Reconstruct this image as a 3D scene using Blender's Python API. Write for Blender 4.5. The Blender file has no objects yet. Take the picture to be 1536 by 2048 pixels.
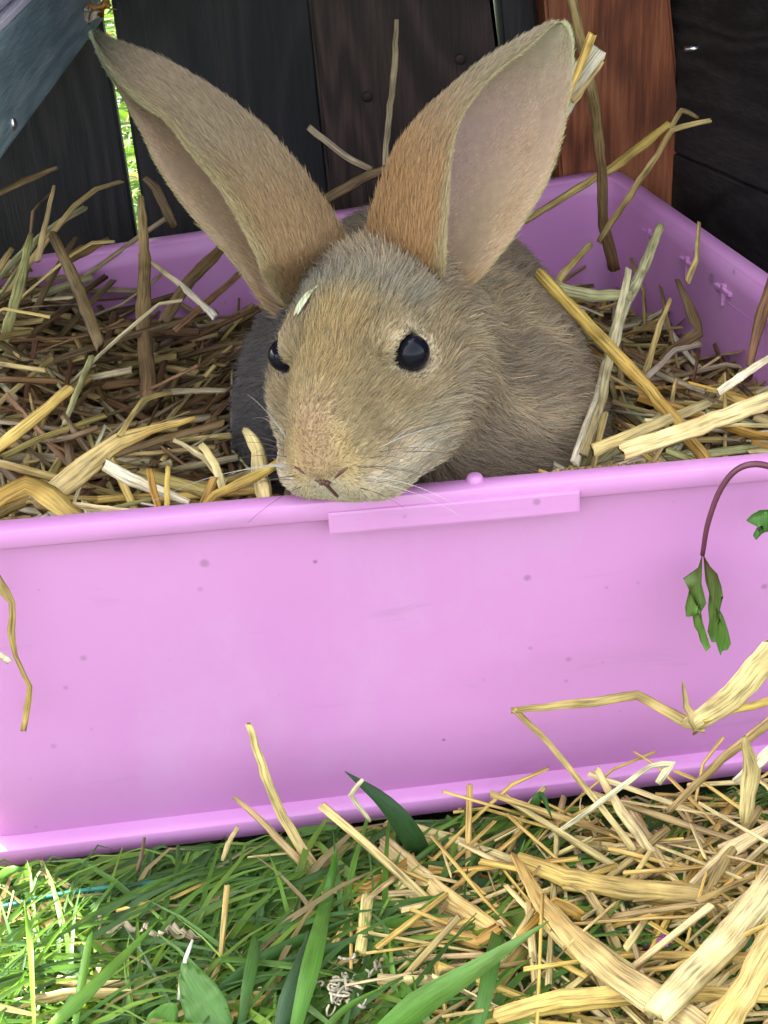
import bpy, bmesh, math, random
import numpy as np
from mathutils import Vector, Matrix

# ------------------------------------------------------------------ camera, world, sun, exposure
scene = bpy.context.scene
S = 0.01                                    # everything below is laid out in centimetres
F_PX, CX, CY = 2800.0, 768.0, 1024.0        # focal length and centre for a 1536 x 2048 frame
YAW, PITCH, ROLL = math.radians(3.288), math.radians(31.0), math.radians(-4.0)
CAM = np.array([10.284, -28.076, 27.512])
_f = np.array([math.sin(YAW) * math.cos(PITCH), math.cos(YAW) * math.cos(PITCH), -math.sin(PITCH)])
_r0 = np.array([math.cos(YAW), -math.sin(YAW), 0.0])
_u0 = np.cross(_r0, _f)
CR = math.cos(ROLL) * _r0 + math.sin(ROLL) * _u0
CU = -math.sin(ROLL) * _r0 + math.cos(ROLL) * _u0
CF = _f
cam_data = bpy.data.cameras.new('camera')
cam_data.sensor_width = 36.0
cam_data.lens = 36.0 * F_PX / 2048.0
cam_data.clip_start, cam_data.clip_end = 0.01, 400.0
cam = bpy.data.objects.new('camera', cam_data)
scene.collection.objects.link(cam)
cam.matrix_world = Matrix([[CR[0], CU[0], -CF[0], CAM[0] * S], [CR[1], CU[1], -CF[1], CAM[1] * S],
                           [CR[2], CU[2], -CF[2], CAM[2] * S], [0, 0, 0, 1]])
scene.camera = cam

SUN_EL, SUN_AZ = math.radians(50.0), math.radians(-55.0)      # azimuth from +Y (behind the fence), negative = left
SUN_DIR = np.array([math.sin(SUN_AZ) * math.cos(SUN_EL), math.cos(SUN_AZ) * math.cos(SUN_EL), math.sin(SUN_EL)])
world = bpy.data.worlds.new('World')
scene.world = world
world.use_nodes = True
nt = world.node_tree
nt.nodes.clear()
sky = nt.nodes.new('ShaderNodeTexSky')
sky.sky_type = 'NISHITA'
sky.sun_disc = False
sky.sun_elevation = SUN_EL
sky.sun_rotation = SUN_AZ
sky.dust_density = 4.0
sky.air_density = 1.0
sky.ozone_density = 1.0
hsv = nt.nodes.new('ShaderNodeHueSaturation')
hsv.inputs['Saturation'].default_value = 0.3
bg = nt.nodes.new('ShaderNodeBackground')
bg.inputs['Strength'].default_value = 0.15
wo = nt.nodes.new('ShaderNodeOutputWorld')
nt.links.new(sky.outputs[0], hsv.inputs['Color'])
nt.links.new(hsv.outputs[0], bg.inputs['Color'])
nt.links.new(bg.outputs[0], wo.inputs['Surface'])

sun_data = bpy.data.lights.new('sun', 'SUN')
sun_data.energy = 5.0
sun_data.angle = math.radians(0.53)
sun_data.color = (1.0, 0.95, 0.86)
sun = bpy.data.objects.new('sun', sun_data)
scene.collection.objects.link(sun)
sun.rotation_euler = Vector(SUN_DIR).to_track_quat('Z', 'Y').to_euler()
sun.location = Vector(SUN_DIR) * 3.0

vs = scene.view_settings
vs.view_transform = 'Standard'
vs.look = 'None'
vs.exposure = 2.92
vs.gamma = 1.0
vs.use_curve_mapping = False
scene.cycles.use_denoising = True
scene.cycles.max_bounces = 10
scene.cycles.diffuse_bounces = 5
scene.cycles.sample_clamp_indirect = 6.0

rng = np.random.default_rng(11)
random.seed(11)
COL = scene.collection


# ------------------------------------------------------------------ helpers
def ray(px, py):
    return CF + CR * ((px - CX) / F_PX) - CU * ((py - CY) / F_PX)


def at(px, py, y=None, z=None, d=None):
    """a place in the scene seen in that direction: at depth y, height z or distance d along the view"""
    v = ray(px, py)
    if d is not None:
        t = d
    elif y is not None:
        t = (y - CAM[1]) / v[1]
    else:
        t = (z - CAM[2]) / v[2]
    return CAM + v * t


def vdepth(p):
    return float((np.asarray(p) - CAM) @ CF)


def nrm(v):
    v = np.asarray(v, float)
    return v / (np.linalg.norm(v) + 1e-12)


def empty(name, loc, label, cat, group=None):
    o = bpy.data.objects.new(name, None)
    o.empty_display_size = 0.01
    COL.objects.link(o)
    o.location = np.asarray(loc) * S
    o['label'] = label
    o['category'] = cat
    if group:
        o['group'] = group
    return o


def tag(o, label, cat, group=None):
    o['label'] = label
    o['category'] = cat
    if group:
        o['group'] = group
    return o


def mobj(name, V, Fc, mat, parent=None, cols=None, uvw=None, smooth=True, center=True, kind=None):
    V = np.asarray(V, float)
    org = np.zeros(3)
    if parent is not None:
        org = np.array(parent.location) / S
        if parent.parent is not None:
            org = org + np.array(parent.parent.location) / S
    c = np.zeros(3)
    if center and len(V):
        c = V.mean(0)
        c[2] = V[:, 2].min()
    me = bpy.data.meshes.new(name)
    me.from_pydata(((V - c) * S).tolist(), [], [list(map(int, f)) for f in Fc])
    if cols is not None:
        a = me.attributes.new('col', 'FLOAT_COLOR', 'POINT')
        cc = np.ones((len(V), 4), np.float32)
        cc[:, :3] = cols
        a.data.foreach_set('color', cc.ravel())
    if uvw is not None:
        a = me.attributes.new('uvw', 'FLOAT_VECTOR', 'POINT')
        a.data.foreach_set('vector', np.asarray(uvw, np.float32).ravel())
    me.materials.append(mat)
    if smooth:
        me.polygons.foreach_set('use_smooth', [True] * len(me.polygons))
    me.update()
    o = bpy.data.objects.new(name, me)
    COL.objects.link(o)
    o.location = (c - org) * S
    if parent is not None:
        o.parent = parent
    if kind:
        o['kind'] = kind
    return o


class MB:
    """collects pieces of one mesh"""
    def __init__(s):
        s.V, s.F, s.C, s.U, s.n = [], [], [], [], 0

    def add(s, V, Fc, col=None, uvw=None):
        V = np.asarray(V, float)
        s.V.append(V)
        s.F += [[i + s.n for i in f] for f in Fc]
        if col is not None:
            col = np.asarray(col, float)
            s.C.append(np.broadcast_to(col, (len(V), 3)) if col.ndim == 1 else col)
        if uvw is not None:
            s.U.append(np.asarray(uvw))
        s.n += len(V)

    def build(s, name, mat, parent=None, **k):
        return mobj(name, np.concatenate(s.V), s.F, mat, parent,
                    cols=np.concatenate(s.C) if s.C else None,
                    uvw=np.concatenate(s.U) if s.U else None, **k)


def catmull(P, n):
    P = np.asarray(P, float)
    if len(P) == 2:
        t = np.linspace(0, 1, n)[:, None]
        return P[0] * (1 - t) + P[1] * t
    Q = np.vstack([2 * P[0] - P[1], P, 2 * P[-1] - P[-2]])
    out = []
    m = len(P) - 1
    for t in np.linspace(0, m, n):
        i = min(int(t), m - 1)
        u = t - i
        a, b, c, d = Q[i], Q[i + 1], Q[i + 2], Q[i + 3]
        out.append(0.5 * (2 * b + (c - a) * u + (2 * a - 5 * b + 4 * c - d) * u * u + (3 * b - a - 3 * c + d) * u ** 3))
    return np.array(out)


def polyres(P, n):
    """resample a kinked line, keeping its corners"""
    P = np.asarray(P, float)
    L = np.linalg.norm(np.diff(P, axis=0), axis=1)
    out = [P[0]]
    for i, l in enumerate(L):
        k = max(1, int(round(n * l / L.sum())))
        for j in range(1, k + 1):
            out.append(P[i] + (P[i + 1] - P[i]) * j / k)
    return np.array(out)


def frames(P, up):
    T = np.gradient(P, axis=0)
    T /= np.linalg.norm(T, axis=1)[:, None] + 1e-9
    up = np.asarray(up, float)
    Sd = np.cross(T, up)
    Sd /= np.linalg.norm(Sd, axis=1)[:, None] + 1e-9
    N = np.cross(Sd, T)
    return T, Sd, N


def tube(P, R, k=6, flat=1.0, up=(0, 0, 1), caps=True):
    P = np.asarray(P, float)
    n = len(P)
    R = np.broadcast_to(np.asarray(R, float), (n,))
    T, Sd, N = frames(P, up)
    a = np.linspace(0, 2 * math.pi, k, endpoint=False)
    V = (P[:, None] + R[:, None, None] * (np.cos(a)[None, :, None] * Sd[:, None] + flat * np.sin(a)[None, :, None] * N[:, None])).reshape(-1, 3)
    Fc = [[i * k + j, i * k + (j + 1) % k, (i + 1) * k + (j + 1) % k, (i + 1) * k + j] for i in range(n - 1) for j in range(k)]
    if caps:
        Fc += [list(range(k))[::-1], list(range((n - 1) * k, n * k))]
    return V, Fc


def box(c, sx, sy, sz, rz=0.0, bev=0.0):
    """bevelled box as vertex and face lists, c is the centre"""
    bm = bmesh.new()
    bmesh.ops.create_cube(bm, size=1.0)
    bmesh.ops.scale(bm, vec=(sx, sy, sz), verts=bm.verts)
    if bev:
        bmesh.ops.bevel(bm, geom=bm.edges[:], offset=bev, segments=2, affect='EDGES', profile=0.6)
    bmesh.ops.rotate(bm, cent=(0, 0, 0), matrix=Matrix.Rotation(rz, 3, 'Z'), verts=bm.verts)
    bm.verts.ensure_lookup_table()
    V = np.array([v.co[:] for v in bm.verts]) + np.asarray(c, float)
    Fc = [[v.index for v in f.verts] for f in bm.faces]
    bm.free()
    return V, Fc


# ------------------------------------------------------------------ materials
def newmat(name):
    m = bpy.data.materials.new(name)
    m.use_nodes = True
    t = m.node_tree
    t.nodes.clear()
    o = t.nodes.new('ShaderNodeOutputMaterial')
    b = t.nodes.new('ShaderNodeBsdfPrincipled')
    t.links.new(b.outputs[0], o.inputs['Surface'])
    return m, t, b, o


def node(t, kind, **kw):
    n = t.nodes.new(kind)
    for k, v in kw.items():
        if k in n.inputs.keys():
            n.inputs[k].default_value = v
        else:
            setattr(n, k, v)
    return n


def ramp(t, fac, stops):
    r = t.nodes.new('ShaderNodeValToRGB')
    el = r.color_ramp.elements
    while len(el) < len(stops):
        el.new(0.5)
    for e, (p, c) in zip(el, stops):
        e.position = p
        e.color = (*c, 1.0) if len(c) == 3 else c
    t.links.new(fac, r.inputs[0])
    return r


def mixc(t, fac, a, b, mode='MIX'):
    m = t.nodes.new('ShaderNodeMix')
    m.data_type = 'RGBA'
    m.blend_type = mode
    for sock, v in ((m.inputs[0], fac), (m.inputs[6], a), (m.inputs[7], b)):
        if hasattr(v, 'is_linked') or hasattr(v, 'links'):
            t.links.new(v, sock)
        elif isinstance(v, (int, float)):
            sock.default_value = v
        else:
            sock.default_value = (*v, 1.0)
    return m.outputs[2]


def bump(t, b, h, strength, dist):
    n = t.nodes.new('ShaderNodeBump')
    n.inputs['Strength'].default_value = strength
    n.inputs['Distance'].default_value = dist
    t.links.new(h, n.inputs['Height'])
    t.links.new(n.outputs[0], b.inputs['Normal'])
    return n


def attr(t, name):
    n = t.nodes.new('ShaderNodeAttribute')
    n.attribute_name = name
    return n


def mapped(t, src, scale):
    m = t.nodes.new('ShaderNodeMapping')
    m.inputs['Scale'].default_value = scale
    t.links.new(src, m.inputs['Vector'])
    return m.outputs[0]


def add_translucent(t, b, o, colour, fac):
    tr = t.nodes.new('ShaderNodeBsdfTranslucent')
    mx = t.nodes.new('ShaderNodeMixShader')
    mx.inputs[0].default_value = fac
    if hasattr(colour, 'links'):
        t.links.new(colour, tr.inputs['Color'])
    else:
        tr.inputs['Color'].default_value = (*colour, 1)
    t.links.new(b.outputs[0], mx.inputs[1])
    t.links.new(tr.outputs[0], mx.inputs[2])
    t.links.new(mx.outputs[0], o.inputs['Surface'])


def mat_fibre(name, rough=0.45, transl=0.15, streak=0.35, bumpd=0.0002, spec=0.4, tcol=(1, 1, 1)):
    """straw and grass: the colour travels with the piece, fibres run along it"""
    m, t, b, o = newmat(name)
    ca, uv = attr(t, 'col'), attr(t, 'uvw')
    v1 = mapped(t, uv.outputs['Vector'], (26, 0.9, 1))
    n1 = node(t, 'ShaderNodeTexNoise', Scale=1.0, Detail=3.0, Roughness=0.6)
    t.links.new(v1, n1.inputs['Vector'])
    r1 = ramp(t, n1.outputs['Fac'], [(0.3, (1 - streak,) * 3), (0.52, (1, 1, 1)), (0.75, (1 + streak * 0.5,) * 3)])
    c1 = mixc(t, 1.0, ca.outputs['Color'], r1.outputs[0], 'MULTIPLY')
    v2 = mapped(t, uv.outputs['Vector'], (2.0, 1.1, 1))
    n2 = node(t, 'ShaderNodeTexNoise', Scale=1.0, Detail=4.0)
    t.links.new(v2, n2.inputs['Vector'])
    r2 = ramp(t, n2.outputs['Fac'], [(0.3, (0.72, 0.66, 0.58)), (0.55, (1, 1, 1))])
    c2 = mixc(t, 0.8, c1, r2.outputs[0], 'MULTIPLY')
    t.links.new(c2, b.inputs['Base Color'])
    b.inputs['Roughness'].default_value = rough
    b.inputs['Specular IOR Level'].default_value = spec
    bump(t, b, n1.outputs['Fac'], 0.6, bumpd)
    add_translucent(t, b, o, mixc(t, 1.0, c2, tcol, 'MULTIPLY'), transl)
    return m


M_STRAW = mat_fibre('straw', 0.55, 0.16, 0.7, 0.0003, 0.25)
M_GRASS = mat_fibre('grass_blade', 0.42, 0.38, 0.28, 0.0001, 0.35, (1.7, 1.35, 0.45))


def mat_wood(name, dark, mid, light, rough=0.6, axis='z', knots=True, sat_patch=None):
    m, t, b, o = newmat(name)
    tc = t.nodes.new('ShaderNodeTexCoord')
    oi = t.nodes.new('ShaderNodeObjectInfo')
    add = t.nodes.new('ShaderNodeVectorMath')
    add.operation = 'ADD'
    cmb = t.nodes.new('ShaderNodeCombineXYZ')
    mul = node(t, 'ShaderNodeMath', operation='MULTIPLY')
    mul.inputs[1].default_value = 7.0
    t.links.new(oi.outputs['Random'], mul.inputs[0])
    t.links.new(mul.outputs[0], cmb.inputs[0])
    t.links.new(mul.outputs[0], cmb.inputs[2])
    t.links.new(tc.outputs['Object'], add.inputs[0])
    t.links.new(cmb.outputs[0], add.inputs[1])
    sc = {'z': (70, 70, 4.0), 'y': (70, 4.0, 70), 'x': (4.0, 70, 70)}[axis]
    sc2 = {'z': (14, 14, 3.0), 'y': (14, 3.0, 14), 'x': (3.0, 14, 14)}[axis]
    va = mapped(t, add.outputs[0], sc2)
    nw = node(t, 'ShaderNodeTexNoise', Scale=1.0, Detail=2.0, Distortion=1.2)
    t.links.new(va, nw.inputs['Vector'])
    wv = node(t, 'ShaderNodeMath', operation='MULTIPLY')
    wv.inputs[1].default_value = 60.0
    t.links.new(nw.outputs['Fac'], wv.inputs[0])
    vk = node(t, 'ShaderNodeTexVoronoi', Scale=1.0)
    t.links.new(mapped(t, add.outputs[0], {'z': (13, 13, 7), 'y': (13, 7, 13), 'x': (7, 13, 13)}[axis]), vk.inputs['Vector'])
    kd = node(t, 'ShaderNodeMath', operation='ADD')
    kd.inputs[1].default_value = 0.10
    t.links.new(vk.outputs['Distance'], kd.inputs[0])
    ki = node(t, 'ShaderNodeMath', operation='DIVIDE')
    ki.inputs[0].default_value = 5.0
    t.links.new(kd.outputs[0], ki.inputs[1])
    ks = node(t, 'ShaderNodeMath', operation='ADD')
    t.links.new(wv.outputs[0], ks.inputs[0])
    t.links.new(ki.outputs[0], ks.inputs[1])
    sn = node(t, 'ShaderNodeMath', operation='SINE')
    t.links.new(ks.outputs[0], sn.inputs[0])
    mr = t.nodes.new('ShaderNodeMapRange')
    mr.inputs[1].default_value, mr.inputs[2].default_value = -1, 1
    t.links.new(sn.outputs[0], mr.inputs[0])
    vb = mapped(t, add.outputs[0], tuple(x * 9 for x in sc))
    nf = node(t, 'ShaderNodeTexNoise', Scale=1.0, Detail=4.0, Roughness=0.65)
    t.links.new(vb, nf.inputs['Vector'])
    vc = mapped(t, add.outputs[0], (9, 9, 9))
    nl = node(t, 'ShaderNodeTexNoise', Scale=1.0, Detail=3.0)
    t.links.new(vc, nl.inputs['Vector'])
    grain = mixc(t, 0.74, mr.outputs[0], nf.outputs['Fac'])
    r = ramp(t, grain, [(0.33, dark), (0.5, mid), (0.7, light)])
    r2 = ramp(t, nl.outputs['Fac'], [(0.35, (0.75, 0.75, 0.77)), (0.65, (1.18, 1.14, 1.1))])
    c = mixc(t, 1.0, r.outputs[0], r2.outputs[0], 'MULTIPLY')
    # fine scratches and dust
    vd = mapped(t, add.outputs[0], tuple(x * 14 for x in sc))
    nd = node(t, 'ShaderNodeTexNoise', Scale=1.0, Detail=2.0)
    t.links.new(vd, nd.inputs['Vector'])
    rd = ramp(t, nd.outputs['Fac'], [(0.66, (0, 0, 0)), (0.76, (0.16, 0.16, 0.16))])
    c = mixc(t, rd.outputs[0], c, tuple(min(1, 2.2 * x + 0.02) for x in light))
    t.links.new(c, b.inputs['Base Color'])
    b.inputs['Roughness'].default_value = rough
    b.inputs['Specular IOR Level'].default_value = 0.35
    bump(t, b, grain, 0.8, 0.0008)
    return m


M_BLACKWOOD = mat_wood('black_stained_wood', (0.005, 0.005, 0.007), (0.009, 0.009, 0.012), (0.018, 0.016, 0.018))
M_BROWNWOOD = mat_wood('dark_brown_stained_wood', (0.014, 0.008, 0.007), (0.027, 0.015, 0.012), (0.050, 0.030, 0.025))
M_REDWOOD = mat_wood('red_brown_stained_post', (0.10, 0.026, 0.010), (0.19, 0.050, 0.018), (0.28, 0.095, 0.04), 0.55)
M_SIDEWOOD = mat_wood('charcoal_stained_wood', (0.007, 0.006, 0.007), (0.012, 0.011, 0.012), (0.024, 0.021, 0.022), axis='y')
M_GREYPAINT = mat_wood('grey_painted_wood', (0.10, 0.15, 0.17), (0.14, 0.195, 0.22), (0.19, 0.25, 0.275), 0.5, axis='y')
M_LILACPAINT = mat_wood('pale_lilac_paint', (0.36, 0.34, 0.42), (0.46, 0.44, 0.52), (0.55, 0.53, 0.60), 0.45, axis='y')


def mat_plain(name, col, rough=0.5, spec=0.5, metal=0.0, noise=0.2, nscale=60.0):
    m, t, b, o = newmat(name)
    tc = t.nodes.new('ShaderNodeTexCoord')
    n = node(t, 'ShaderNodeTexNoise', Scale=nscale, Detail=3.0)
    t.links.new(tc.outputs['Object'], n.inputs['Vector'])
    r = ramp(t, n.outputs['Fac'], [(0.3, tuple(x * (1 - noise) for x in col)), (0.7, tuple(min(1, x * (1 + noise)) for x in col))])
    t.links.new(r.outputs[0], b.inputs['Base Color'])
    b.inputs['Roughness'].default_value = rough
    b.inputs['Specular IOR Level'].default_value = spec
    b.inputs['Metallic'].default_value = metal
    return m


def mat_plastic():
    m, t, b, o = newmat('lilac_plastic')
    g = t.nodes.new('ShaderNodeNewGeometry')
    n1 = node(t, 'ShaderNodeTexNoise', Scale=14.0, Detail=3.0)
    t.links.new(g.outputs['Position'], n1.inputs['Vector'])
    base = ramp(t, n1.outputs['Fac'], [(0.3, PLASTIC_A), (0.7, PLASTIC_B)])
    # muddy specks
    vo = node(t, 'ShaderNodeTexVoronoi', Scale=62.0)
    vo.inputs['Randomness'].default_value = 1.0
    t.links.new(g.outputs['Position'], vo.inputs['Vector'])
    nz = node(t, 'ShaderNodeTexNoise', Scale=48.0, Detail=2.0)
    t.links.new(g.outputs['Position'], nz.inputs['Vector'])
    mm = node(t, 'ShaderNodeMath', operation='MULTIPLY_ADD')
    mm.inputs[1].default_value = 0.16
    t.links.new(nz.outputs['Fac'], mm.inputs[0])
    t.links.new(vo.outputs['Distance'], mm.inputs[2])
    sp = ramp(t, mm.outputs[0], [(0.098, (0.75, 0.75, 0.75)), (0.115, (0, 0, 0))])
    c = mixc(t, sp.outputs[0], base.outputs[0], (0.26, 0.12, 0.22))
    # faint dust film in smears
    n2 = node(t, 'ShaderNodeTexNoise', Scale=30.0, Detail=6.0, Roughness=0.7)
    t.links.new(mapped(t, g.outputs['Position'], (1, 1, 0.5)), n2.inputs['Vector'])
    du = ramp(t, n2.outputs['Fac'], [(0.5, (0, 0, 0)), (0.72, (0.22, 0.22, 0.22))])
    c = mixc(t, du.outputs[0], c, (0.62, 0.45, 0.62))
    vo2 = node(t, 'ShaderNodeTexVoronoi', Scale=90.0)
    t.links.new(g.outputs['Position'], vo2.inputs['Vector'])
    mm2 = node(t, 'ShaderNodeMath', operation='MULTIPLY_ADD')
    mm2.inputs[1].default_value = 0.5
    t.links.new(nz.outputs['Fac'], mm2.inputs[0])
    t.links.new(vo2.outputs['Distance'], mm2.inputs[2])
    sp2 = ramp(t, mm2.outputs[0], [(0.27, (0.6, 0.6, 0.6)), (0.325, (0, 0, 0))])
    c = mixc(t, sp2.outputs[0], c, (0.30, 0.15, 0.26))
    nsc = node(t, 'ShaderNodeTexNoise', Scale=1.0, Detail=5.0, Roughness=0.7, Distortion=0.6)
    t.links.new(mapped(t, g.outputs['Position'], (22, 22, 120)), nsc.inputs['Vector'])
    rsc = ramp(t, nsc.outputs['Fac'], [(0.60, (0, 0, 0)), (0.70, (0.4, 0.4, 0.4))])
    c = mixc(t, rsc.outputs[0], c, (0.46, 0.24, 0.44))
    t.links.new(c, b.inputs['Base Color'])
    n3 = node(t, 'ShaderNodeTexNoise', Scale=900.0, Detail=2.0)
    t.links.new(g.outputs['Position'], n3.inputs['Vector'])
    n4 = node(t, 'ShaderNodeTexNoise', Scale=22.0, Detail=2.0)
    t.links.new(g.outputs['Position'], n4.inputs['Vector'])
    hsum = node(t, 'ShaderNodeMath', operation='MULTIPLY_ADD')
    hsum.inputs[1].default_value = 0.12
    t.links.new(n3.outputs['Fac'], hsum.inputs[0])
    t.links.new(n4.outputs['Fac'], hsum.inputs[2])
    rr = ramp(t, n2.outputs['Fac'], [(0.3, (0.33,) * 3), (0.7, (0.5,) * 3)])
    t.links.new(rr.outputs[0], b.inputs['Roughness'])
    b.inputs['Specular IOR Level'].default_value = 0.5
    bump(t, b, hsum.outputs[0], 0.25, 0.0012)
    add_translucent(t, b, o, c, 0.16)
    return m


PLASTIC_A, PLASTIC_B = (0.61, 0.265, 0.560), (0.645, 0.29, 0.59)
M_PLASTIC = mat_plastic()
M_METAL = mat_plain('zinc_nail', (0.6, 0.62, 0.65), 0.3, 0.5, 1.0)
M_EYE = mat_plain('dark_eye', (0.005, 0.005, 0.010), 0.03, 0.16, 0.0)
M_WIRE = mat_plain('green_coated_wire', (0.02, 0.16, 0.12), 0.35)
M_WHISKER = mat_plain('whisker', (0.42, 0.40, 0.38), 0.4)
M_DARKWHISKER = mat_plain('dark_whisker', (0.06, 0.045, 0.04), 0.35)
M_NOSTRIL = mat_plain('nostril_skin', (0.09, 0.035, 0.025), 0.45)
M_STEM = mat_plain('wilted_stem', (0.10, 0.025, 0.045), 0.4)
M_BUD = mat_plain('purple_petal', (0.28, 0.03, 0.32), 0.5)


def mat_soil():
    m, t, b, o = newmat('soil_and_turf')
    g = t.nodes.new('ShaderNodeNewGeometry')
    n1 = node(t, 'ShaderNodeTexNoise', Scale=120.0, Detail=8.0, Roughness=0.7)
    t.links.new(g.outputs['Position'], n1.inputs['Vector'])
    r = ramp(t, n1.outputs['Fac'], [(0.3, (0.016, 0.012, 0.008)), (0.5, (0.035, 0.030, 0.014)), (0.7, (0.055, 0.065, 0.02))])
    n2 = node(t, 'ShaderNodeTexNoise', Scale=9.0, Detail=5.0)
    t.links.new(g.outputs['Position'], n2.inputs['Vector'])
    r2 = ramp(t, n2.outputs['Fac'], [(0.4, (0, 0, 0)), (0.6, (1, 1, 1))])
    c = mixc(t, r2.outputs[0], r.outputs[0], (0.045, 0.085, 0.014))
    t.links.new(c, b.inputs['Base Color'])
    b.inputs['Roughness'].default_value = 0.9
    bump(t, b, n1.outputs['Fac'], 1.0, 0.006)
    return m


M_SOIL = mat_soil()

GZ = -1.3          # ground level; the tray stands on the matted grass at z = 0

# ------------------------------------------------------------------ ground
gx = np.concatenate([[-4000, -1500, -500, -150, -60], np.linspace(-30, 60, 61), [90, 160, 500, 1500, 4000]])
gy = np.concatenate([[-4000, -1500, -500, -150, -60], np.linspace(-30, 60, 61), [90, 160, 500, 1500, 4000]])
GV = []
for y in gy:
    for x in gx:
        near = max(0, 1 - max(abs(x - 15) / 45, abs(y - 15) / 45))
        GV.append((x, y, GZ + 0.18 * near * (math.sin(x * .9 + 1.3 * math.sin(y * .4)) * math.cos(y * .7 + .5 * math.sin(x * .6)) - 0.3)))
nx = len(gx)
GF = [[j * nx + i, j * nx + i + 1, (j + 1) * nx + i + 1, (j + 1) * nx + i] for j in range(len(gy) - 1) for i in range(nx - 1)]
mobj('ground', GV, GF, M_SOIL, center=False, kind='structure')

# ------------------------------------------------------------------ fence behind the tray
FY = 24.0
fence = empty('back_fence', (12, FY, GZ), 'dark stained board fence with narrow gaps behind the lilac tray', 'fence')


def fence_edge(px0, py0, px1, py1):
    a, b = at(px0, py0, y=FY), at(px1, py1, y=FY)
    s = (a[0] - b[0]) / (a[2] - b[2])
    return lambda z: b[0] + s * (z - b[2])


def board(name, parent, x0, x1, z0, z1, y, th, mat):
    """board between two slanting edges"""
    bm = bmesh.new()
    vs_ = [bm.verts.new((x, yy, z)) for z in (z0, z1) for yy in (y, y + th) for x in (x0(z), x1(z))]
    for f in ((0, 1, 5, 4), (2, 6, 7, 3), (0, 4, 6, 2), (1, 3, 7, 5), (0, 2, 3, 1), (4, 5, 7, 6)):
        bm.faces.new([vs_[i] for i in f])
    bmesh.ops.recalc_face_normals(bm, faces=bm.faces[:])
    bmesh.ops.bevel(bm, geom=bm.edges[:], offset=0.12, segments=2, affect='EDGES')
    bm.verts.ensure_lookup_table()
    bm.verts.index_update()
    V = [v.co[:] for v in bm.verts]
    Fc = [[v.index for v in f.verts] for f in bm.faces]
    bm.free()
    return mobj(name, V, Fc, mat, parent, smooth=False)


FTOP = 95.0
e_gapL = fence_edge(198, 0, 273, 470)
e_gapR = fence_edge(221, 0, 293, 470)
e_mid0 = fence_edge(620, 0, 657, 370)
e_mid1 = fence_edge(617, 0, 656, 370)
e_w0 = fence_edge(984, 0, 998, 110)
e_w1 = fence_edge(998, 0, 1008, 110)
e_post0 = fence_edge(1075, 0, 1112, 400)
e_post1 = fence_edge(1322, 0, 1362, 400)
off = lambda f, d: (lambda z: f(z) + d)
cst = lambda v: (lambda z: v)
board('board', fence, cst(-7.0), e_gapL, GZ, FTOP, FY, .8, M_BLACKWOOD)
board('board', fence, e_gapR, off(e_mid0, 0), GZ, FTOP - 2, FY + .1, .8, M_BLACKWOOD)
board('board', fence, e_mid1, e_w0, GZ, FTOP, FY - .15, 1.6, M_BROWNWOOD)
board('board', fence, e_w1, off(e_post0, -.02), GZ, FTOP - 1, FY + .2, 1.6, M_BLACKWOOD)
xl = -7.25
for k in range(2):
    board('board', fence, cst(xl - 7.2), cst(xl), GZ, FTOP - k, FY + .1 * k, 1.6, M_BLACKWOOD)
    xl -= 7.4
board('post', fence, e_post0, e_post1, GZ, FTOP + 3, FY - 1.4, 4.4, M_REDWOOD)
for z in (14.0, 40.0, 78.0):      # rails on the far side
    V, Fc = box((2.4, FY + 2.7, z + 14), 44, 1.6, 5.0, 0, .15)
    mobj('rail', V, Fc, M_BROWNWOOD, fence, smooth=False)
# unseen planks added above the frame to keep skylight off the tray's back
for k in range(2):
    V, Fc = box((10.5, FY - 3.6 - 6.1 * k, 27.5), 31, 6.0, 1.6, 0, .12)
    mobj('shade_plank', V, Fc, M_BROWNWOOD, fence, smooth=False)
for x in (6.5, 17.0):
    V, Fc = box((x, FY - 6.5, 25.9), 1.8, 12.4, 1.5, 0, .1)
    mobj('shade_plank_bracket', V, Fc, M_BROWNWOOD, fence, smooth=False)
# screw heads on the brown board
for (px, py) in ((735, 193), (920, 118)):
    p = at(px, py, y=FY - .16)
    V, Fc = tube([p + (0, .1, 0), p - (0, .05, 0), p - (0, .09, 0)], [.2, .2, .14], 12, up=(0, 0, 1))
    mobj('screw', V, Fc, M_BROWNWOOD, fence)

# side fence running forward from the post
side = empty('side_fence', (27.5, 18, GZ), 'charcoal horizontal board panel running forward from the red post', 'fence')
A0 = np.array([e_post1(17) - .45, FY + 1.0])
A1dir = nrm(np.array([27.4 - 25.8, 19.1 - 24.0]))
ang = math.atan2(A1dir[1], A1dir[0])
zz = GZ
k = 0
LEN = 30.0
while zz < 92:
    top = 11.4 if k == 0 else zz + 12.6
    h = top - zz - .06
    mid = A0 + A1dir * LEN / 2
    nrm2 = np.array([-A1dir[1], A1dir[0]])
    V, Fc = box((0, 0, 0), LEN, 1.4, h, 0, .1)
    V = V @ np.array([[math.cos(ang), math.sin(ang), 0], [-math.sin(ang), math.cos(ang), 0], [0, 0, 1]])
    V = V + np.array([mid[0] + nrm2[0] * .75, mid[1] + nrm2[1] * .75 - .0, zz + h / 2]) + np.array([0.0, 0, 0]) + (0.012 * (k % 2)) * np.array([1, 0, 0])
    mobj('board', V, Fc, M_SIDEWOOD, side, smooth=False)
    zz = top
    k += 1
pn = at(1386, 98, y=21.6)
V, Fc = tube([pn + (-.30, .05, .02), pn + (.0, -.08, .03), pn + (.32, -.06, .03)], [.09, .11, .05], 8)
mobj('nail', V, Fc, M_METAL, side)

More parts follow.
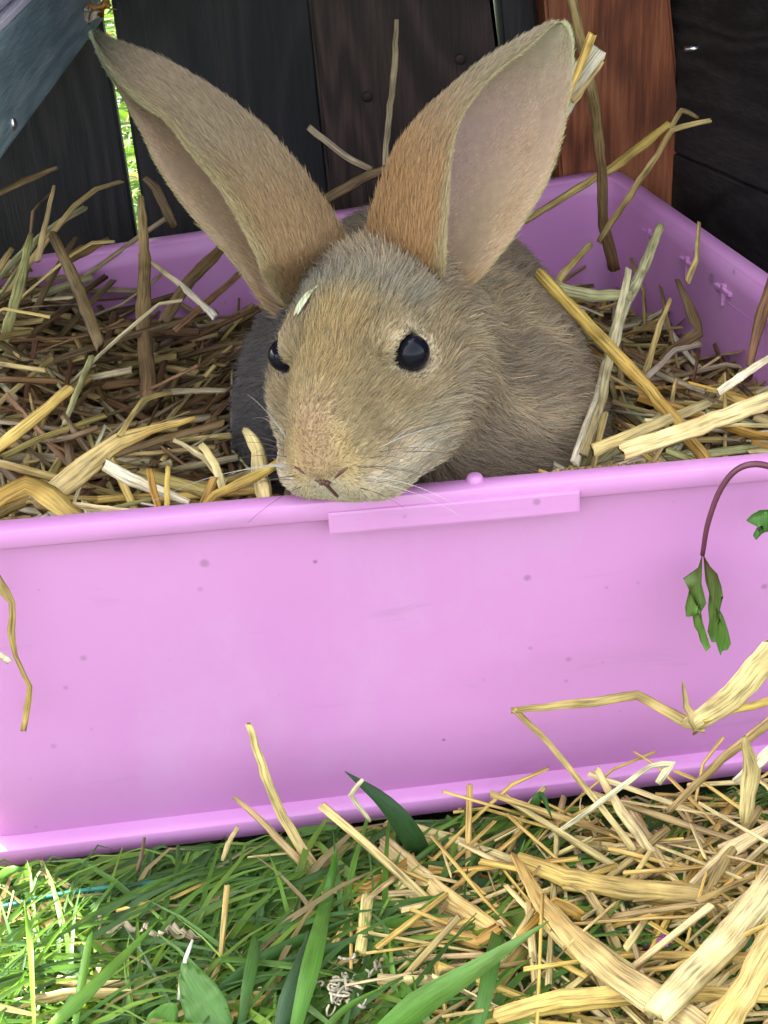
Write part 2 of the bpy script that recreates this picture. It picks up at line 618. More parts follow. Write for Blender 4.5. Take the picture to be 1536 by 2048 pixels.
# ------------------------------------------------------------------ grey painted edge at left, under a hutch body added to block skylight
shelf = empty('added_hutch', (-2, 14, 17), 'blue grey painted edge of an added hutch slanting across the upper left corner', 'hutch')
pa, pb = at(207, 40, y=23.6), at(0, 322, z=at(207, 40, y=23.6)[2])
sdir = nrm((pb - pa) * (1, 1, 0))
snor = np.array([-sdir[1], sdir[0], 0.0])
if snor[0] > 0:
    snor = -snor


def beam(name, u0, u1, w0, w1, z0, z1, mat, bev=.1):
    """box along the shelf direction: u along from the fence, w to the left, z up"""
    V, Fc = box((0, 0, 0), u1 - u0, w1 - w0, z1 - z0, 0, bev)
    Vn = pa * (1, 1, 0) + np.outer(V[:, 0] + (u0 + u1) / 2, sdir) + np.outer(V[:, 1] + (w0 + w1) / 2, snor)
    Vn[:, 2] = V[:, 2] + (z0 + z1) / 2
    return mobj(name, Vn, Fc, mat, shelf, smooth=False)


z0 = pa[2]
beam('edge_board', 0.1, 27, 0, 1.6, z0, z0 + 2.55, M_GREYPAINT)
beam('ledge_strip', 0.1, 27, .05, .5, z0 + 2.56, z0 + 2.75, M_LILACPAINT, .03)
beam('ledge_strip', 0.1, 27, .2, .6, z0 + 2.95, z0 + 3.1, M_LILACPAINT, .03)
beam('shade_wall_panel', 0.1, 27, .35, 12, z0 + 2.76, z0 + 34, M_LILACPAINT, .1)  # lower face is seen; height and reach added to block skylight from the left
beam('floor_board', 0.1, 27, 1.62, 12, z0 + 1.2, z0 + 2.55, M_GREYPAINT)
for u in (1.0, 24.5):
    beam('leg', u, u + 2, 9, 11, GZ, z0 + 1.19, M_GREYPAINT)
ps = at(24, 268, y=9.0)
ps = pa * (1, 1, 0) + sdir * 14.6 + np.array([0, 0, z0 + .42])
V, Fc = tube([ps - snor * -.05, ps - snor * .06, ps - snor * .1], [.16, .16, .1], 10)
mobj('screw', V, Fc, M_METAL, shelf)

# ------------------------------------------------------------------ the tray
TOPQ = [(-0.5, 0.28), (26.8, -0.3), (22.8, 22.6), (-3.6, 17.7)]     # outer rim corners at z = 11
BASQ = [(-0.35, 0.79), (25.6, 1.28), (22.0, 21.2), (-2.6, 16.8)]      # foot corners at z = 0
TH = 11.0


def rquad(Q, inset, rad, n=7):
    Q = [np.array(q, float) for q in Q]
    m = len(Q)
    lines = []
    for i in range(m):
        a, b = Q[i], Q[(i + 1) % m]
        d = nrm(b - a)
        nn = np.array([-d[1], d[0]])
        lines.append((a + nn * inset, d))
    C = []
    for i in range(m):
        (p, d), (q, e) = lines[i - 1], lines[i]
        t = np.linalg.solve(np.array([d, -e]).T, q - p)[0]
        C.append(p + d * t)
    out = []
    for i in range(m):
        c = C[i]
        d0, d1 = nrm(C[i - 1] - c), nrm(C[(i + 1) % m] - c)
        a, b = c + d0 * rad, c + d1 * rad
        for t in np.linspace(0, 1, n):
            out.append((1 - t) ** 2 * a + 2 * t * (1 - t) * c + t * t * b)
        nxt = C[(i + 1) % m] - d1 * rad
        for t in np.linspace(0, 1, 16)[1:-1]:
            out.append(b + (nxt - b) * t)
    return np.array(out)


def quad_at(z):
    f = z / TH
    return [tuple(np.array(b) * (1 - f) + np.array(a) * f) for a, b in zip(TOPQ, BASQ)]


def loft(rings, close=False, cap0=False):
    n = len(rings[0])
    V = np.concatenate(rings)
    Fc = [[i * n + j, i * n + (j + 1) % n, (i + 1) * n + (j + 1) % n, (i + 1) * n + j] for i in range(len(rings) - 1) for j in range(n)]
    if cap0:
        Fc.append(list(range(n)))
    return V, Fc


def ring(z, inset, rad=.9):
    q = rquad(quad_at(z), inset, max(.12, rad))
    return np.column_stack([q, np.full(len(q), z)])


tray = empty('litter_tray', (12, 10, 0), 'lilac pink plastic litter tray full of straw with the rabbit in it', 'tray')
V, Fc = loft([ring(.32, .75, 1.0), ring(.75, .45, 1.2), ring(3.5, .36), ring(7, .34), ring(10.45, .38), ring(10.9, .40),
              ring(10.9, .62), ring(10.3, .60), ring(7, .56), ring(3.5, .58), ring(.9, .7, 1.2), ring(.55, 1.1, 1.0)])
shell = V, Fc
n_r = len(ring(1, .5))
Fc = Fc + [list(range(11 * n_r, 12 * n_r))[::-1]] + [list(range(n_r))]
mobj('shell', V, Fc, M_PLASTIC, tray)
V, Fc = loft([ring(10.62, .37), ring(10.50, .12), ring(10.48, .01), ring(10.52, -.02), ring(10.97, .0), ring(11.0, .03), ring(11.0, .50), ring(10.94, .58), ring(10.80, .60)])
mobj('rim', V, Fc, M_PLASTIC, tray)
V, Fc = loft([ring(.74, .50, .9), ring(.68, .20, .9), ring(.62, .03, .9), ring(.58, .0, .9), ring(.04, .0, .9), ring(0, .04, .9), ring(0.02, .6, 1.0)])
mobj('foot_rim', V, Fc, M_PLASTIC, tray)

# catch plate in the middle of the front rim and its little peg
pl = at(655, 1030, z=10.5)[0]
pr = at(1157, 990, z=10.5)[0]
yf = lambda x: TOPQ[0][1] + (TOPQ[1][1] - TOPQ[0][1]) * (x - TOPQ[0][0]) / (TOPQ[1][0] - TOPQ[0][0])
V, Fc = box((0, 0, 0), pr - pl, .34, .62, 0, .07)
V = V + np.array([(pl + pr) / 2, yf((pl + pr) / 2) + .115, 10.43])
V[:, 1] += (V[:, 0] - (pl + pr) / 2) * (TOPQ[1][1] - TOPQ[0][1]) / (TOPQ[1][0] - TOPQ[0][0])
mobj('catch_plate', V, Fc, M_PLASTIC, tray, smooth=False)
pp = at(952, 965, z=11.05)
V, Fc = tube([pp + (0, .22, -.4), pp + (0, .22, -.02), pp + (0, .22, .07), pp + (0, .22, .1)], [.21, .21, .17, .1], 12, up=(0, 1, 0))
mobj('peg', V, Fc, M_PLASTIC, tray)
# moulded gussets under the rim of the right wall
br, fr = np.array(TOPQ[2]), np.array(TOPQ[1])
dr = nrm(fr - br)
inn = np.array([dr[1], -dr[0]])
if inn[0] > 0:
    inn = -inn
for t in (4.6, 7.6, 10.2, 13.2):
    c = br + dr * t + inn * .66
    for (du, z0_, z1_, ln) in ((0.0, 9.55, 10.25, .16), (.0, 10.0, 10.12, 1.0)):
        V, Fc = box((0, 0, 0), ln, .3, z1_ - z0_, 0, .02)
        a_ = math.atan2(dr[1], dr[0])
        R2 = np.array([[math.cos(a_), math.sin(a_), 0], [-math.sin(a_), math.cos(a_), 0], [0, 0, 1]])
        V = V @ R2 + np.array([c[0], c[1], (z0_ + z1_) / 2])
        if du == 0 and ln < .5:
            gus = mobj('gusset', V, Fc, M_PLASTIC, tray, smooth=False)
        else:
            mobj('gusset_flange', V, Fc, M_PLASTIC, tray, smooth=False)
c = br + dr * 8.6 + inn * .63
V, Fc = box((0, 0, 0), 12.5, .16, .1, 0, .02)
V = V @ R2 + np.array([c[0], c[1], 9.72])
mobj('moulding_line', V, Fc, M_PLASTIC, tray, smooth=False)

# ------------------------------------------------------------------ the rabbit
def sdf_ell(P, c, r):
    q = (P - np.asarray(c, np.float32)) / np.asarray(r, np.float32)
    k0 = np.linalg.norm(q, axis=-1)
    k1 = np.linalg.norm(q / np.asarray(r, np.float32), axis=-1) + 1e-6
    return k0 * (k0 - 1.0) / k1


def smin(a, b, k):
    h = np.clip(0.5 + 0.5 * (b - a) / k, 0, 1)
    return b * (1 - h) + a * h - k * h * (1 - h)


def smax(a, b, k):
    return -smin(-a, -b, k)


HYAW, HPITCH, HROLL = math.radians(25.9), math.radians(14.4), math.radians(8.4)
HC = np.array([11.86, 2.03, 13.54])
HS = 0.844
_hf = np.array([-math.sin(HYAW) * math.cos(HPITCH), -math.cos(HYAW) * math.cos(HPITCH), -math.sin(HPITCH)])
_hr = np.array([math.cos(HYAW), -math.sin(HYAW), 0.0])
_hu = np.cross(_hr, _hf)
if _hu[2] < 0:
    _hu = -_hu
HM = np.array([math.cos(HROLL) * _hr + math.sin(HROLL) * _hu, _hf, -math.sin(HROLL) * _hr + math.cos(HROLL) * _hu]).T


def h2w(l):
    return HC + HS * (np.asarray(l, float) @ HM.T)


def w2h(p):
    return ((np.asarray(p) - HC) @ HM) / HS


EYES = [(1.93, .80, .94), (-1.93, .80, .94)]


def head_sdf(L):
    d = sdf_ell(L, (0, -1.2, .45), (2.1, 2.7, 2.1))
    d = smin(d, sdf_ell(L, (0, 1.0, .45), (1.32, 2.9, 1.5)), .6)
    d = smin(d, sdf_ell(L, (0, 2.75, -.55), (1.38, 1.38, 1.2)), .5)
    for s in (-1, 1):
        d = smin(d, sdf_ell(L, (s * 1.55, -.1, -.75), (1.42, 2.3, 1.6)), .7)
        d = smin(d, sdf_ell(L, (s * .86, 2.8, -1.25), (1.15, 1.08, .93)), .42)
        d = smin(d, sdf_ell(L, (s * 1.4, .5, 1.35), (.62, .95, .5)), .35)
        d = smin(d, sdf_ell(L, (s * 1.5, .75, .3), (.6, .9, .42)), .35)
        # eye socket, nose slits
        e = np.array([s * 1.93, .80, .94])
        d = smax(d, -(np.linalg.norm(L - e, axis=-1) - .5), .06)
        a, b = np.array([s * .06, 4.05, -.78]), np.array([s * .62, 3.85, -.42])
        ab = b - a
        t = np.clip(((L - a) @ ab) / (ab @ ab), 0, 1)
        d = smax(d, -(np.linalg.norm(L - a - t[..., None] * ab, axis=-1) - .09), .1)
    for s in (-1, 1):
        d = smin(d, sdf_ell(L, (s * 1.35, 1.1, -1.35), (1.2, 1.75, 1.05)), .5)
    d = smin(d, sdf_ell(L, (0, 2.3, -1.75), (1.1, 1.25, .75)), .4)
    d = smin(d, sdf_ell(L, (0, 3.55, -.38), (.62, .55, .48)), .3)      # nose tip
    a, b = np.array([0, 4.05, -.8]), np.array([0, 3.95, -1.75])
    ab = b - a
    t = np.clip(((L - a) @ ab) / (ab @ ab), 0, 1)
    d = smax(d, -(np.linalg.norm(L - a - t[..., None] * ab, axis=-1) - .1), .16)
    return d


def rabbit_sdf(P):
    L = w2h(P).astype(np.float32)
    d = head_sdf(L) * HS
    b = sdf_ell(P, (13.9, 10.6, 7.6), (5.0, 7.0, 6.3))
    b = smin(b, sdf_ell(P, (13.2, 6.0, 8.2), (4.3, 4.0, 4.9)), 1.5)
    b = smin(b, sdf_ell(P, (15.4, 6.2, 8.6), (3.0, 3.4, 4.4)), 1.2)
    b = smin(b, sdf_ell(P, (10.9, 6.4, 9.2), (2.5, 3.2, 4.4)), .8)
    b = smin(b, sdf_ell(P, (12.6, 4.6, 12.2), (2.9, 3.0, 3.0)), 1.2)
    return smin(d, b, 1.1)


def surface_nets(fn, lo, hi, h):
    ax = [np.arange(lo[i], hi[i] + h, h, dtype=np.float32) for i in range(3)]
    G = np.stack(np.meshgrid(*ax, indexing='ij'), -1)
    D = fn(G)
    del G
    ins = D < 0
    sh = tuple(s - 1 for s in D.shape)
    acc = np.zeros(sh + (3,), np.float32)
    cnt = np.zeros(sh, np.float32)
    corners = [(i, j, k) for i in (0, 1) for j in (0, 1) for k in (0, 1)]

    def sub(A, c):
        return A[c[0]:c[0] + sh[0], c[1]:c[1] + sh[1], c[2]:c[2] + sh[2]]
    for c in corners:
        for a in range(3):
            if c[a] == 0:
                e = list(c)
                e[a] = 1
                d0, d1 = sub(D, c), sub(D, e)
                m = (d0 < 0) != (d1 < 0)
                t = np.where(m, d0 / (d0 - d1 + 1e-12), 0)
                for q in range(3):
                    acc[..., q] += np.where(m, c[q] + (t if q == a else 0), 0)
                cnt += m
    mask = cnt > 0
    idx = -np.ones(sh, int)
    idx[mask] = np.arange(mask.sum())
    cell = np.argwhere(mask)
    V = (acc[mask] / cnt[mask][:, None] + cell) * h + np.asarray(lo)
    Fq = []
    for a in range(3):
        b, c = (a + 1) % 3, (a + 2) % 3
        sl0 = [slice(None)] * 3
        sl1 = [slice(None)] * 3
        sl0[a], sl1[a] = slice(0, -1), slice(1, None)
        ch = ins[tuple(sl0)] != ins[tuple(sl1)]
        first = ins[tuple(sl0)]
        for i in np.argwhere(ch):
            if i[b] == 0 or i[c] == 0 or i[b] >= sh[b] or i[c] >= sh[c] or i[a] >= sh[a]:
                continue
            q = []
            for (db, dc) in ((-1, -1), (0, -1), (0, 0), (-1, 0)):
                k = i.copy()
                k[b] += db
                k[c] += dc
                q.append(idx[tuple(k)])
            Fq.append(q if first[tuple(i)] else q[::-1])
    return V, Fq


RV, RF = surface_nets(rabbit_sdf, (7.0, -3.0, .2), (20.0, 18.6, 17.5), 0.17)


def sgrad(P):
    e = .03
    g = np.stack([rabbit_sdf(P + np.eye(3)[i] * e) - rabbit_sdf(P - np.eye(3)[i] * e) for i in range(3)], -1)
    return g / (np.linalg.norm(g, axis=-1, keepdims=True) + 1e-9)


def smst(a, b, x):
    t = np.clip((x - a) / (b - a), 0, 1)
    return t * t * (3 - 2 * t)


def vnoise(P, f, seed=0):
    """cheap smooth noise from summed sines"""
    r = np.random.default_rng(seed)
    o = np.zeros(len(P))
    for i in range(6):
        k = r.normal(size=3) * f
        o += np.sin(P @ k + r.uniform(0, 6.28))
    return o / 6


def lerp(a, b, t):
    t = np.asarray(t)[:, None]
    return a * (1 - t) + np.asarray(b) * t


def head_near(L):
    return smst(1.15, .92, np.linalg.norm((L - np.array([0, .9, -.2])) / np.array([2.75, 4.2, 2.9]), axis=1))


def fur_colour(P):
    """coat colour by place on the animal, with shade painted on the left flank"""
    L = w2h(P)
    x, y, z = L[:, 0], L[:, 1], L[:, 2]
    n = vnoise(P, 1.6, 3)
    n2 = vnoise(P, 4.5, 5)
    c = np.tile(np.array([.43, .345, .205]), (len(P), 1))
    inhead = head_near(L)
    body = np.tile(np.array([.41, .335, .245]), (len(P), 1))
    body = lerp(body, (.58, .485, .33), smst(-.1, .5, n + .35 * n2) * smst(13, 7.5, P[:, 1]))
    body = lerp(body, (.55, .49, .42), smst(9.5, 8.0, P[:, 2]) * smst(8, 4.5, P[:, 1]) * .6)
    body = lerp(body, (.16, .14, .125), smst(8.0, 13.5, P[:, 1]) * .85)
    body = lerp(body, (.10, .095, .11), smst(11.8, 10.4, P[:, 0]) * .92)  # shade on the left flank, painted into the coat
    head = lerp(c, (.49, .38, .195), smst(1.3, .4, np.abs(x)) * smst(-.6, .6, y) * smst(3.6, 2.4, y))   # bridge of the nose
    head = lerp(head, (.37, .355, .285), smst(.5, -.8, y) * smst(.8, 1.7, z) * .9)                    # grey crown
    head = lerp(head, (.38, .25, .145), smst(2.9, 3.5, y) * smst(.85, .3, np.abs(x)) * smst(-.95, -.5, z) * .75)   # nose
    head = lerp(head, (.52, .455, .35), smst(.2, -.6, z) * smst(.9, 1.5, np.abs(x)) * smst(2.6, 1.6, y) * .8)   # cheeks
    head = lerp(head, (.62, .55, .43), smst(-.4, -1.0, z) * smst(1.2, 2.4, y))                         # lips and chin
    head = lerp(head, (.50, .36, .17), smst(.35, .7, np.abs(x)) * smst(1.2, .8, np.abs(x)) * smst(3.3, 3.7, y) * smst(-1.3, -.9, z) * .7)
    for s in (-1, 1):
        de = np.linalg.norm(L - np.array([s * 1.93, .80, .94]), axis=1)
        head = lerp(head, (.58, .49, .34), smst(1.05, .72, de) * .5)
        head = lerp(head, (.05, .04, .035), smst(.60, .52, de))
    head = lerp(head, (.40, .22, .09), smst(-.9, -1.9, y) * smst(1.2, 2.2, z) * smst(.4, 1.1, np.abs(x)) * .7)  # ear roots
    out = body * (1 - inhead[:, None]) + head * inhead[:, None]
    return np.clip(out * (1 + .16 * n2[:, None]), .01, .9)


def head_hit(px):
    v = ray(px[0], px[1])
    ln_ = np.linalg.norm(v)
    t = 28.0
    for _ in range(60):
        d = float(rabbit_sdf((CAM + v * t)[None])[0])
        if d < .01:
            return t
        t += d / ln_
        if t > 52:
            return None
    return None


# ---- ears: stations seen from the front (outer edge, folded rim, far rim), with their real distance
def make_ear(stations, y0, y1, curl):
    """returns outer sheet, inner sheet, per-vertex position along/across; stations run from root to tip"""
    st = np.array(stations, float).reshape(len(stations), 6)
    ns, nt = 46, 30
    st = catmull(st, ns)
    P = np.zeros((ns, nt, 3))
    m0 = (st[0, 0:2] + st[0, 4:6]) / 2
    hit = head_hit(m0)
    shift = max(.9, (hit or 0) + .35 - vdepth(at(m0[0], m0[1], y=y0)))
    for i in range(ns):
        s = i / (ns - 1)
        a, m, b = st[i, 0:2], st[i, 2:4], st[i, 4:6]
        mid = (a + b) / 2
        dep = vdepth(at(mid[0], mid[1], y=y0 + (y1 - y0) * s))
        w = np.linalg.norm(a - b) / F_PX * dep
        fold = np.linalg.norm(m - a) / F_PX * dep
        g = .35 + .65 * min(1, s / .22)
        dep += shift * (1 - float(smst(0, .26, np.array(s))))
        D = .40 * w * curl
        ctrl = [(b, .12), (b * .72 + a * .28, -.75 * D), (b * .42 + a * .58, -D), (b * .12 + a * .88, -.55 * D), (a, .1 * w), (a * .45 + m * .55, .1 * w + .45 * fold + .05), (m, .08 * w + .5 * fold)]
        cp = np.array([[*c[0], c[1]] for c in ctrl])
        cp[:, 2] *= g
        q = catmull(cp, nt)
        for j in range(nt):
            P[i, j] = CAM + ray(q[j, 0], q[j, 1]) * (dep - q[j, 2])
    du = np.gradient(P, axis=0)
    dv = np.gradient(P, axis=1)
    N = np.cross(du, dv)
    N /= np.linalg.norm(N, axis=2, keepdims=True) + 1e-9
    # inside of the cup is towards its own axis
    axis = P.mean(1, keepdims=True)
    flip = np.sign(((axis - P) * N).sum())
    N *= flip
    edge = np.abs(np.linspace(-1, 1, nt))[None, :, None]
    tip = np.linspace(0, 1, ns)[:, None, None]
    th = .085 * (1 - .75 * edge ** 6) * (1 - .7 * tip ** 8) * (1.3 - .6 * tip)
    inner, outer = P + N * th * .5, P - N * th * .5
    return inner, outer, N


EAR_R = [((775, 580), (850, 625), (880, 620)), ((738, 520), (872, 592), (925, 585)), ((742, 470), (884, 545), (968, 545)), ((762, 395), (887, 480), (1012, 490)),
         ((792, 312), (893, 390), (1062, 418)), ((837, 245), (900, 305), (1102, 340)), ((895, 188), (920, 235), (1127, 250)),
         ((962, 130), (975, 158), (1141, 160)), ((1040, 80), (1052, 96), (1144, 98)), ((1092, 51), (1100, 52), (1138, 62)), ((1116, 43), (1119, 44), (1128, 47))]
EAR_L = [((690, 600), (620, 650), (600, 655)), ((702, 550), (570, 610), (548, 625)), ((692, 500), (535, 560), (508, 580)), ((672, 455), (515, 510), (478, 535)), ((640, 405), (480, 440), (425, 475)),
         ((592, 338), (437, 372), (368, 408)), ((522, 258), (388, 312), (318, 333)), ((432, 188), (338, 246), (284, 262)),
         ((332, 127), (272, 196), (250, 200)), ((250, 92), (222, 140), (212, 134)), ((200, 68), (196, 90), (190, 86)), ((186, 63), (187, 70), (184, 68))]
ears = [make_ear(EAR_R, 3.0, 6.5, .85), make_ear(EAR_L, 4.2, 8.0, .5)]
ear_faces_V, ear_faces_F, ear_C = [], [], []
nb = len(RV)
n_off = 0
EAR_IN = np.array([.62, .45, .37])


def ear_cols(which, ns, nt, inner):
    s = np.linspace(0, 1, ns)[:, None] * np.ones((1, nt))
    e = np.abs(np.linspace(-1, 1, nt))[None, :] * np.ones((ns, 1))
    s, e = s.ravel(), e.ravel()
    if inner:
        c = np.tile(EAR_IN, (len(s), 1))
        es = (np.linspace(-1, 1, nt)[None, :] * np.ones((ns, 1))).ravel()
        c = lerp(c, (.58, .45, .415), smst(-.55, .0, es) * smst(.85, .45, s) * .9)
        c = lerp(c, (.72, .56, .34), smst(-.3, -.75, es) * smst(.9, .3, s) * .8)
        c = lerp(c, (.34, .215, .20), smst(.0, .25, es) * smst(.75, .45, es) * smst(.6, .35, s) * .8)
        c = lerp(c, (.47, .45, .27), smst(.55, .9, s) * .8)
    else:
        if which == 0:
            c = np.tile(np.array([.47, .30, .15]), (len(s), 1))
            c = lerp(c, (.42, .37, .26), smst(.35, .75, s) * .9)
        else:
            c = np.tile(np.array([.47, .335, .19]), (len(s), 1))
            c = lerp(c, (.41, .335, .23), smst(.3, .6, s))
            c = lerp(c, (.085, .09, .06), smst(.70, .92, s))
        c = lerp(c, (.52, .45, .27), smst(.86, .99, e) * .9)
    return c


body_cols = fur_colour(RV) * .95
ear_sheets = []
for wi, (inn_, out_, Nn) in enumerate(ears):
    ns, nt = inn_.shape[:2]
    ci, co = ear_cols(wi, ns, nt, True), ear_cols(wi, ns, nt, False)
    V2 = np.concatenate([inn_.reshape(-1, 3), out_.reshape(-1, 3)])
    k = ns * nt
    Fi = []
    for i in range(ns - 1):
        for j in range(nt - 1):
            a, b, c, d = i * nt + j, i * nt + j + 1, (i + 1) * nt + j + 1, (i + 1) * nt + j
            Fi.append([a, b, c, d])
            Fi.append([k + d, k + c, k + b, k + a])
        Fi.append([i * nt, (i + 1) * nt, k + (i + 1) * nt, k + i * nt])
        Fi.append([i * nt + nt - 1, k + i * nt + nt - 1, k + (i + 1) * nt + nt - 1, (i + 1) * nt + nt - 1])
    for j in range(nt - 1):
        i = ns - 1
        Fi.append([i * nt + j, i * nt + j + 1, k + i * nt + j + 1, k + i * nt + j])
    ear_faces_V.append(V2)
    ear_faces_F += [[q + nb + n_off for q in f] for f in Fi]
    ear_C.append(np.concatenate([ci * .9, co * .8]))
    n_off += len(V2)
    ear_sheets.append((inn_, out_, Nn, ci, co))

RBASE = np.array([13.5, 9.0, 1.5])
rabbit = empty('rabbit', RBASE, 'young tan and grey rabbit with upright ears resting its chin on the tray rim', 'rabbit')


def mat_skin(tl=.06):
    m, t, b, o = newmat('rabbit_undercoat' if tl < .1 else 'ear_skin')
    ca = attr(t, 'col')
    g = t.nodes.new('ShaderNodeNewGeometry')
    n = node(t, 'ShaderNodeTexNoise', Scale=500.0, Detail=4.0)
    t.links.new(g.outputs['Position'], n.inputs['Vector'])
    r = ramp(t, n.outputs['Fac'], [(.3, (.88, .88, .88)), (.7, (1.05, 1.05, 1.05))])
    c = mixc(t, 1.0, ca.outputs['Color'], r.outputs[0], 'MULTIPLY')
    t.links.new(c, b.inputs['Base Color'])
    b.inputs['Roughness'].default_value = .8
    b.inputs['Specular IOR Level'].default_value = .1
    bump(t, b, n.outputs['Fac'], .5, .0006)
    add_translucent(t, b, o, mixc(t, .5, c, (.7, .38, .26)), tl)
    return m


M_SKIN = mat_skin()
allV = np.concatenate([RV] + ear_faces_V)
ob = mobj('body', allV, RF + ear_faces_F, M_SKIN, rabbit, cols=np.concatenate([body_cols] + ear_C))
ob.data.materials.append(mat_skin(.5))
ob.data.polygons.foreach_set('material_index', [0] * len(RF) + [1] * len(ear_faces_F))


# ---- fur
def mat_fur():
    m, t, b, o = newmat('fur')
    ca = attr(t, 'hcol')
    hi = t.nodes.new('ShaderNodeHairInfo')
    r = ramp(t, hi.outputs['Intercept'], [(0.0, (.82, .80, .80)), (.45, (.98, .96, .93)), (.8, (1.15, 1.12, 1.08)), (1.0, (.85, .82, .78))])
    c = mixc(t, 1.0, ca.outputs['Color'], r.outputs[0], 'MULTIPLY')
    t.links.new(c, b.inputs['Base Color'])
    b.inputs['Roughness'].default_value = .5
    b.inputs['Specular IOR Level'].default_value = .25
    add_translucent(t, b, o, c, .42)
    return m


M_FUR = mat_fur()


def hair_obj(name, roots, dirs, bend, lens, cols, rad, parent, npt=5):
    n = len(roots)
    hc = bpy.data.hair_curves.new(name)
    hc.add_curves([npt] * n)
    t = np.linspace(0, 1, npt)
    org = np.array(parent.location) / S
    P = roots[:, None] + dirs[:, None] * (lens[:, None, None] * t[None, :, None]) + bend[:, None] * (lens[:, None, None] * (t ** 2)[None, :, None])
    P = (P - org) * S
    hc.attributes['position'].data.foreach_set('vector', P.astype(np.float32).ravel())
    ra = hc.attributes.get('radius') or hc.attributes.new('radius', 'FLOAT', 'POINT')
    R = (rad[:, None] * (1.0 - .85 * t ** 1.5)[None, :]) * S
    ra.data.foreach_set('value', R.astype(np.float32).ravel())
    ca = hc.attributes.new('hcol', 'FLOAT_COLOR', 'CURVE')
    cc = np.ones((n, 4), np.float32)
    cc[:, :3] = cols
    ca.data.foreach_set('color', cc.ravel())
    hc.materials.append(M_FUR)
    o = bpy.data.objects.new(name, hc)
    COL.objects.link(o)
    o.parent = parent
    return o


def sample_quads(V, Fq, n, wt=None):
    Fq = np.asarray(Fq)
    a, b, c, d = (V[Fq[:, i]] for i in range(4))
    ar = np.linalg.norm(np.cross(c - a, d - b), axis=1) * .5
    if wt is not None:
        ar = ar * wt((a + b + c + d) / 4)
    f = rng.choice(len(Fq), n, p=ar / ar.sum())
    u, v = rng.random(n)[:, None], rng.random(n)[:, None]
    return (a[f] * (1 - u) + b[f] * u) * (1 - v) + (d[f] * (1 - u) + c[f] * u) * v


def body_weight(P):
    L = w2h(P)
    rh = 4 - head_near(L)
    w = np.where(rh < 3.4, 2.6, 1.0)
    w = np.where((rh < 3.4) & (L[:, 1] > 1.4), w * 2.2, w)
    w = np.where(P[:, 2] < 5.0, .05, w)
    w = np.where(P[:, 1] > 14, .35 * w, w)
    return w


NH = 175000
R0 = sample_quads(RV, RF, NH, body_weight)
N0 = sgrad(R0)
L0 = w2h(R0)
keep = np.ones(NH, bool)
for s in (-1, 1):
    keep &= np.linalg.norm(L0 - np.array([s * 1.93, .80, .94]), axis=1) > (.56 if s > 0 else .62)
for a_, b_ in (((.05, 4.0, -.80), (.72, 3.74, -.34)), ((-.05, 4.0, -.80), (-.72, 3.74, -.34)), ((0, 4.0, -.8), (0, 3.7, -1.7))):
    a_, b_ = np.array(a_), np.array(b_)
    ab = b_ - a_
    t = np.clip(((L0 - a_) @ ab) / (ab @ ab), 0, 1)
    keep &= np.linalg.norm((L0 - a_ - t[:, None] * ab) * (1, .4, 1), axis=1) > .085
R0, N0, L0 = R0[keep], N0[keep], L0[keep]
inh = head_near(L0)[:, None]
# lie of the coat: from the nose backwards over the head, backwards and down over the body
back = -HM[:, 1]
lie_h = back[None] + .45 * np.sign(L0[:, :1]) * smst(.4, 1.6, np.abs(L0[:, 0]))[:, None] * HM[:, 0][None] * (L0[:, 1:2] > .8) - .25 * HM[:, 2][None] * (L0[:, 2:3] < -.2)
lie_b = np.array([[.15, .75, -.55]]) + .25 * np.stack([np.sign(R0[:, 0] - 13.5), 0 * R0[:, 0], 0 * R0[:, 0]], -1)
lie = lie_h * inh + lie_b * (1 - inh)
lie += (.35 + .3 * (1 - inh)) * np.stack([vnoise(R0, 2.2, 21), vnoise(R0, 2.2, 22), vnoise(R0, 2.2, 23)], -1) + .2 * np.stack([vnoise(R0, 7, 31), vnoise(R0, 7, 32), vnoise(R0, 7, 33)], -1)
lie -= N0 * (lie * N0).sum(1, keepdims=True)
lie /= np.linalg.norm(lie, axis=1, keepdims=True) + 1e-9
y = L0[:, 1]
jit = rng.normal(size=R0.shape) * .13
nose_ = smst(.8, 2.4, y)[:, None] * inh
dirs = N0 * (.42 - .28 * nose_) + lie * .75 + jit
dirs /= np.linalg.norm(dirs, axis=1, keepdims=True)
bend = lie * .35 - N0 * .18 + rng.normal(size=R0.shape) * .06
hl = .29 - .16 * smst(1.6, 3.5, y) + .2 * smst(.5, -.8, L0[:, 2]) * smst(2.0, .2, y)
hl = hl * inh[:, 0] + .55 * (1 - inh[:, 0])
for s in (-1, 1):
    de = np.linalg.norm(L0 - np.array([s * 1.93, .80, .94]), axis=1)
    hl *= 1 - .72 * smst(1.25, .65, de)
hl *= 1 - .6 * smst(3.1, 3.6, y) * smst(1.0, .6, np.abs(L0[:, 0])) * inh[:, 0]
hl *= rng.uniform(.65, 1.25, len(hl))
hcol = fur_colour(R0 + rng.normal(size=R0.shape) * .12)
tone = rng.choice([.52, .82, 1.03, 1.26], len(hl), p=[.18, .3, .32, .2])
hcol = hcol * tone[:, None]
warm = rng.normal(size=len(hl)) * .06
hcol = hcol * np.stack([1 + warm, np.ones_like(warm), 1 - warm], -1)
hair_obj('fur', R0, dirs, bend, hl, hcol, rng.uniform(.0062, .0098, len(hl)), rabbit)

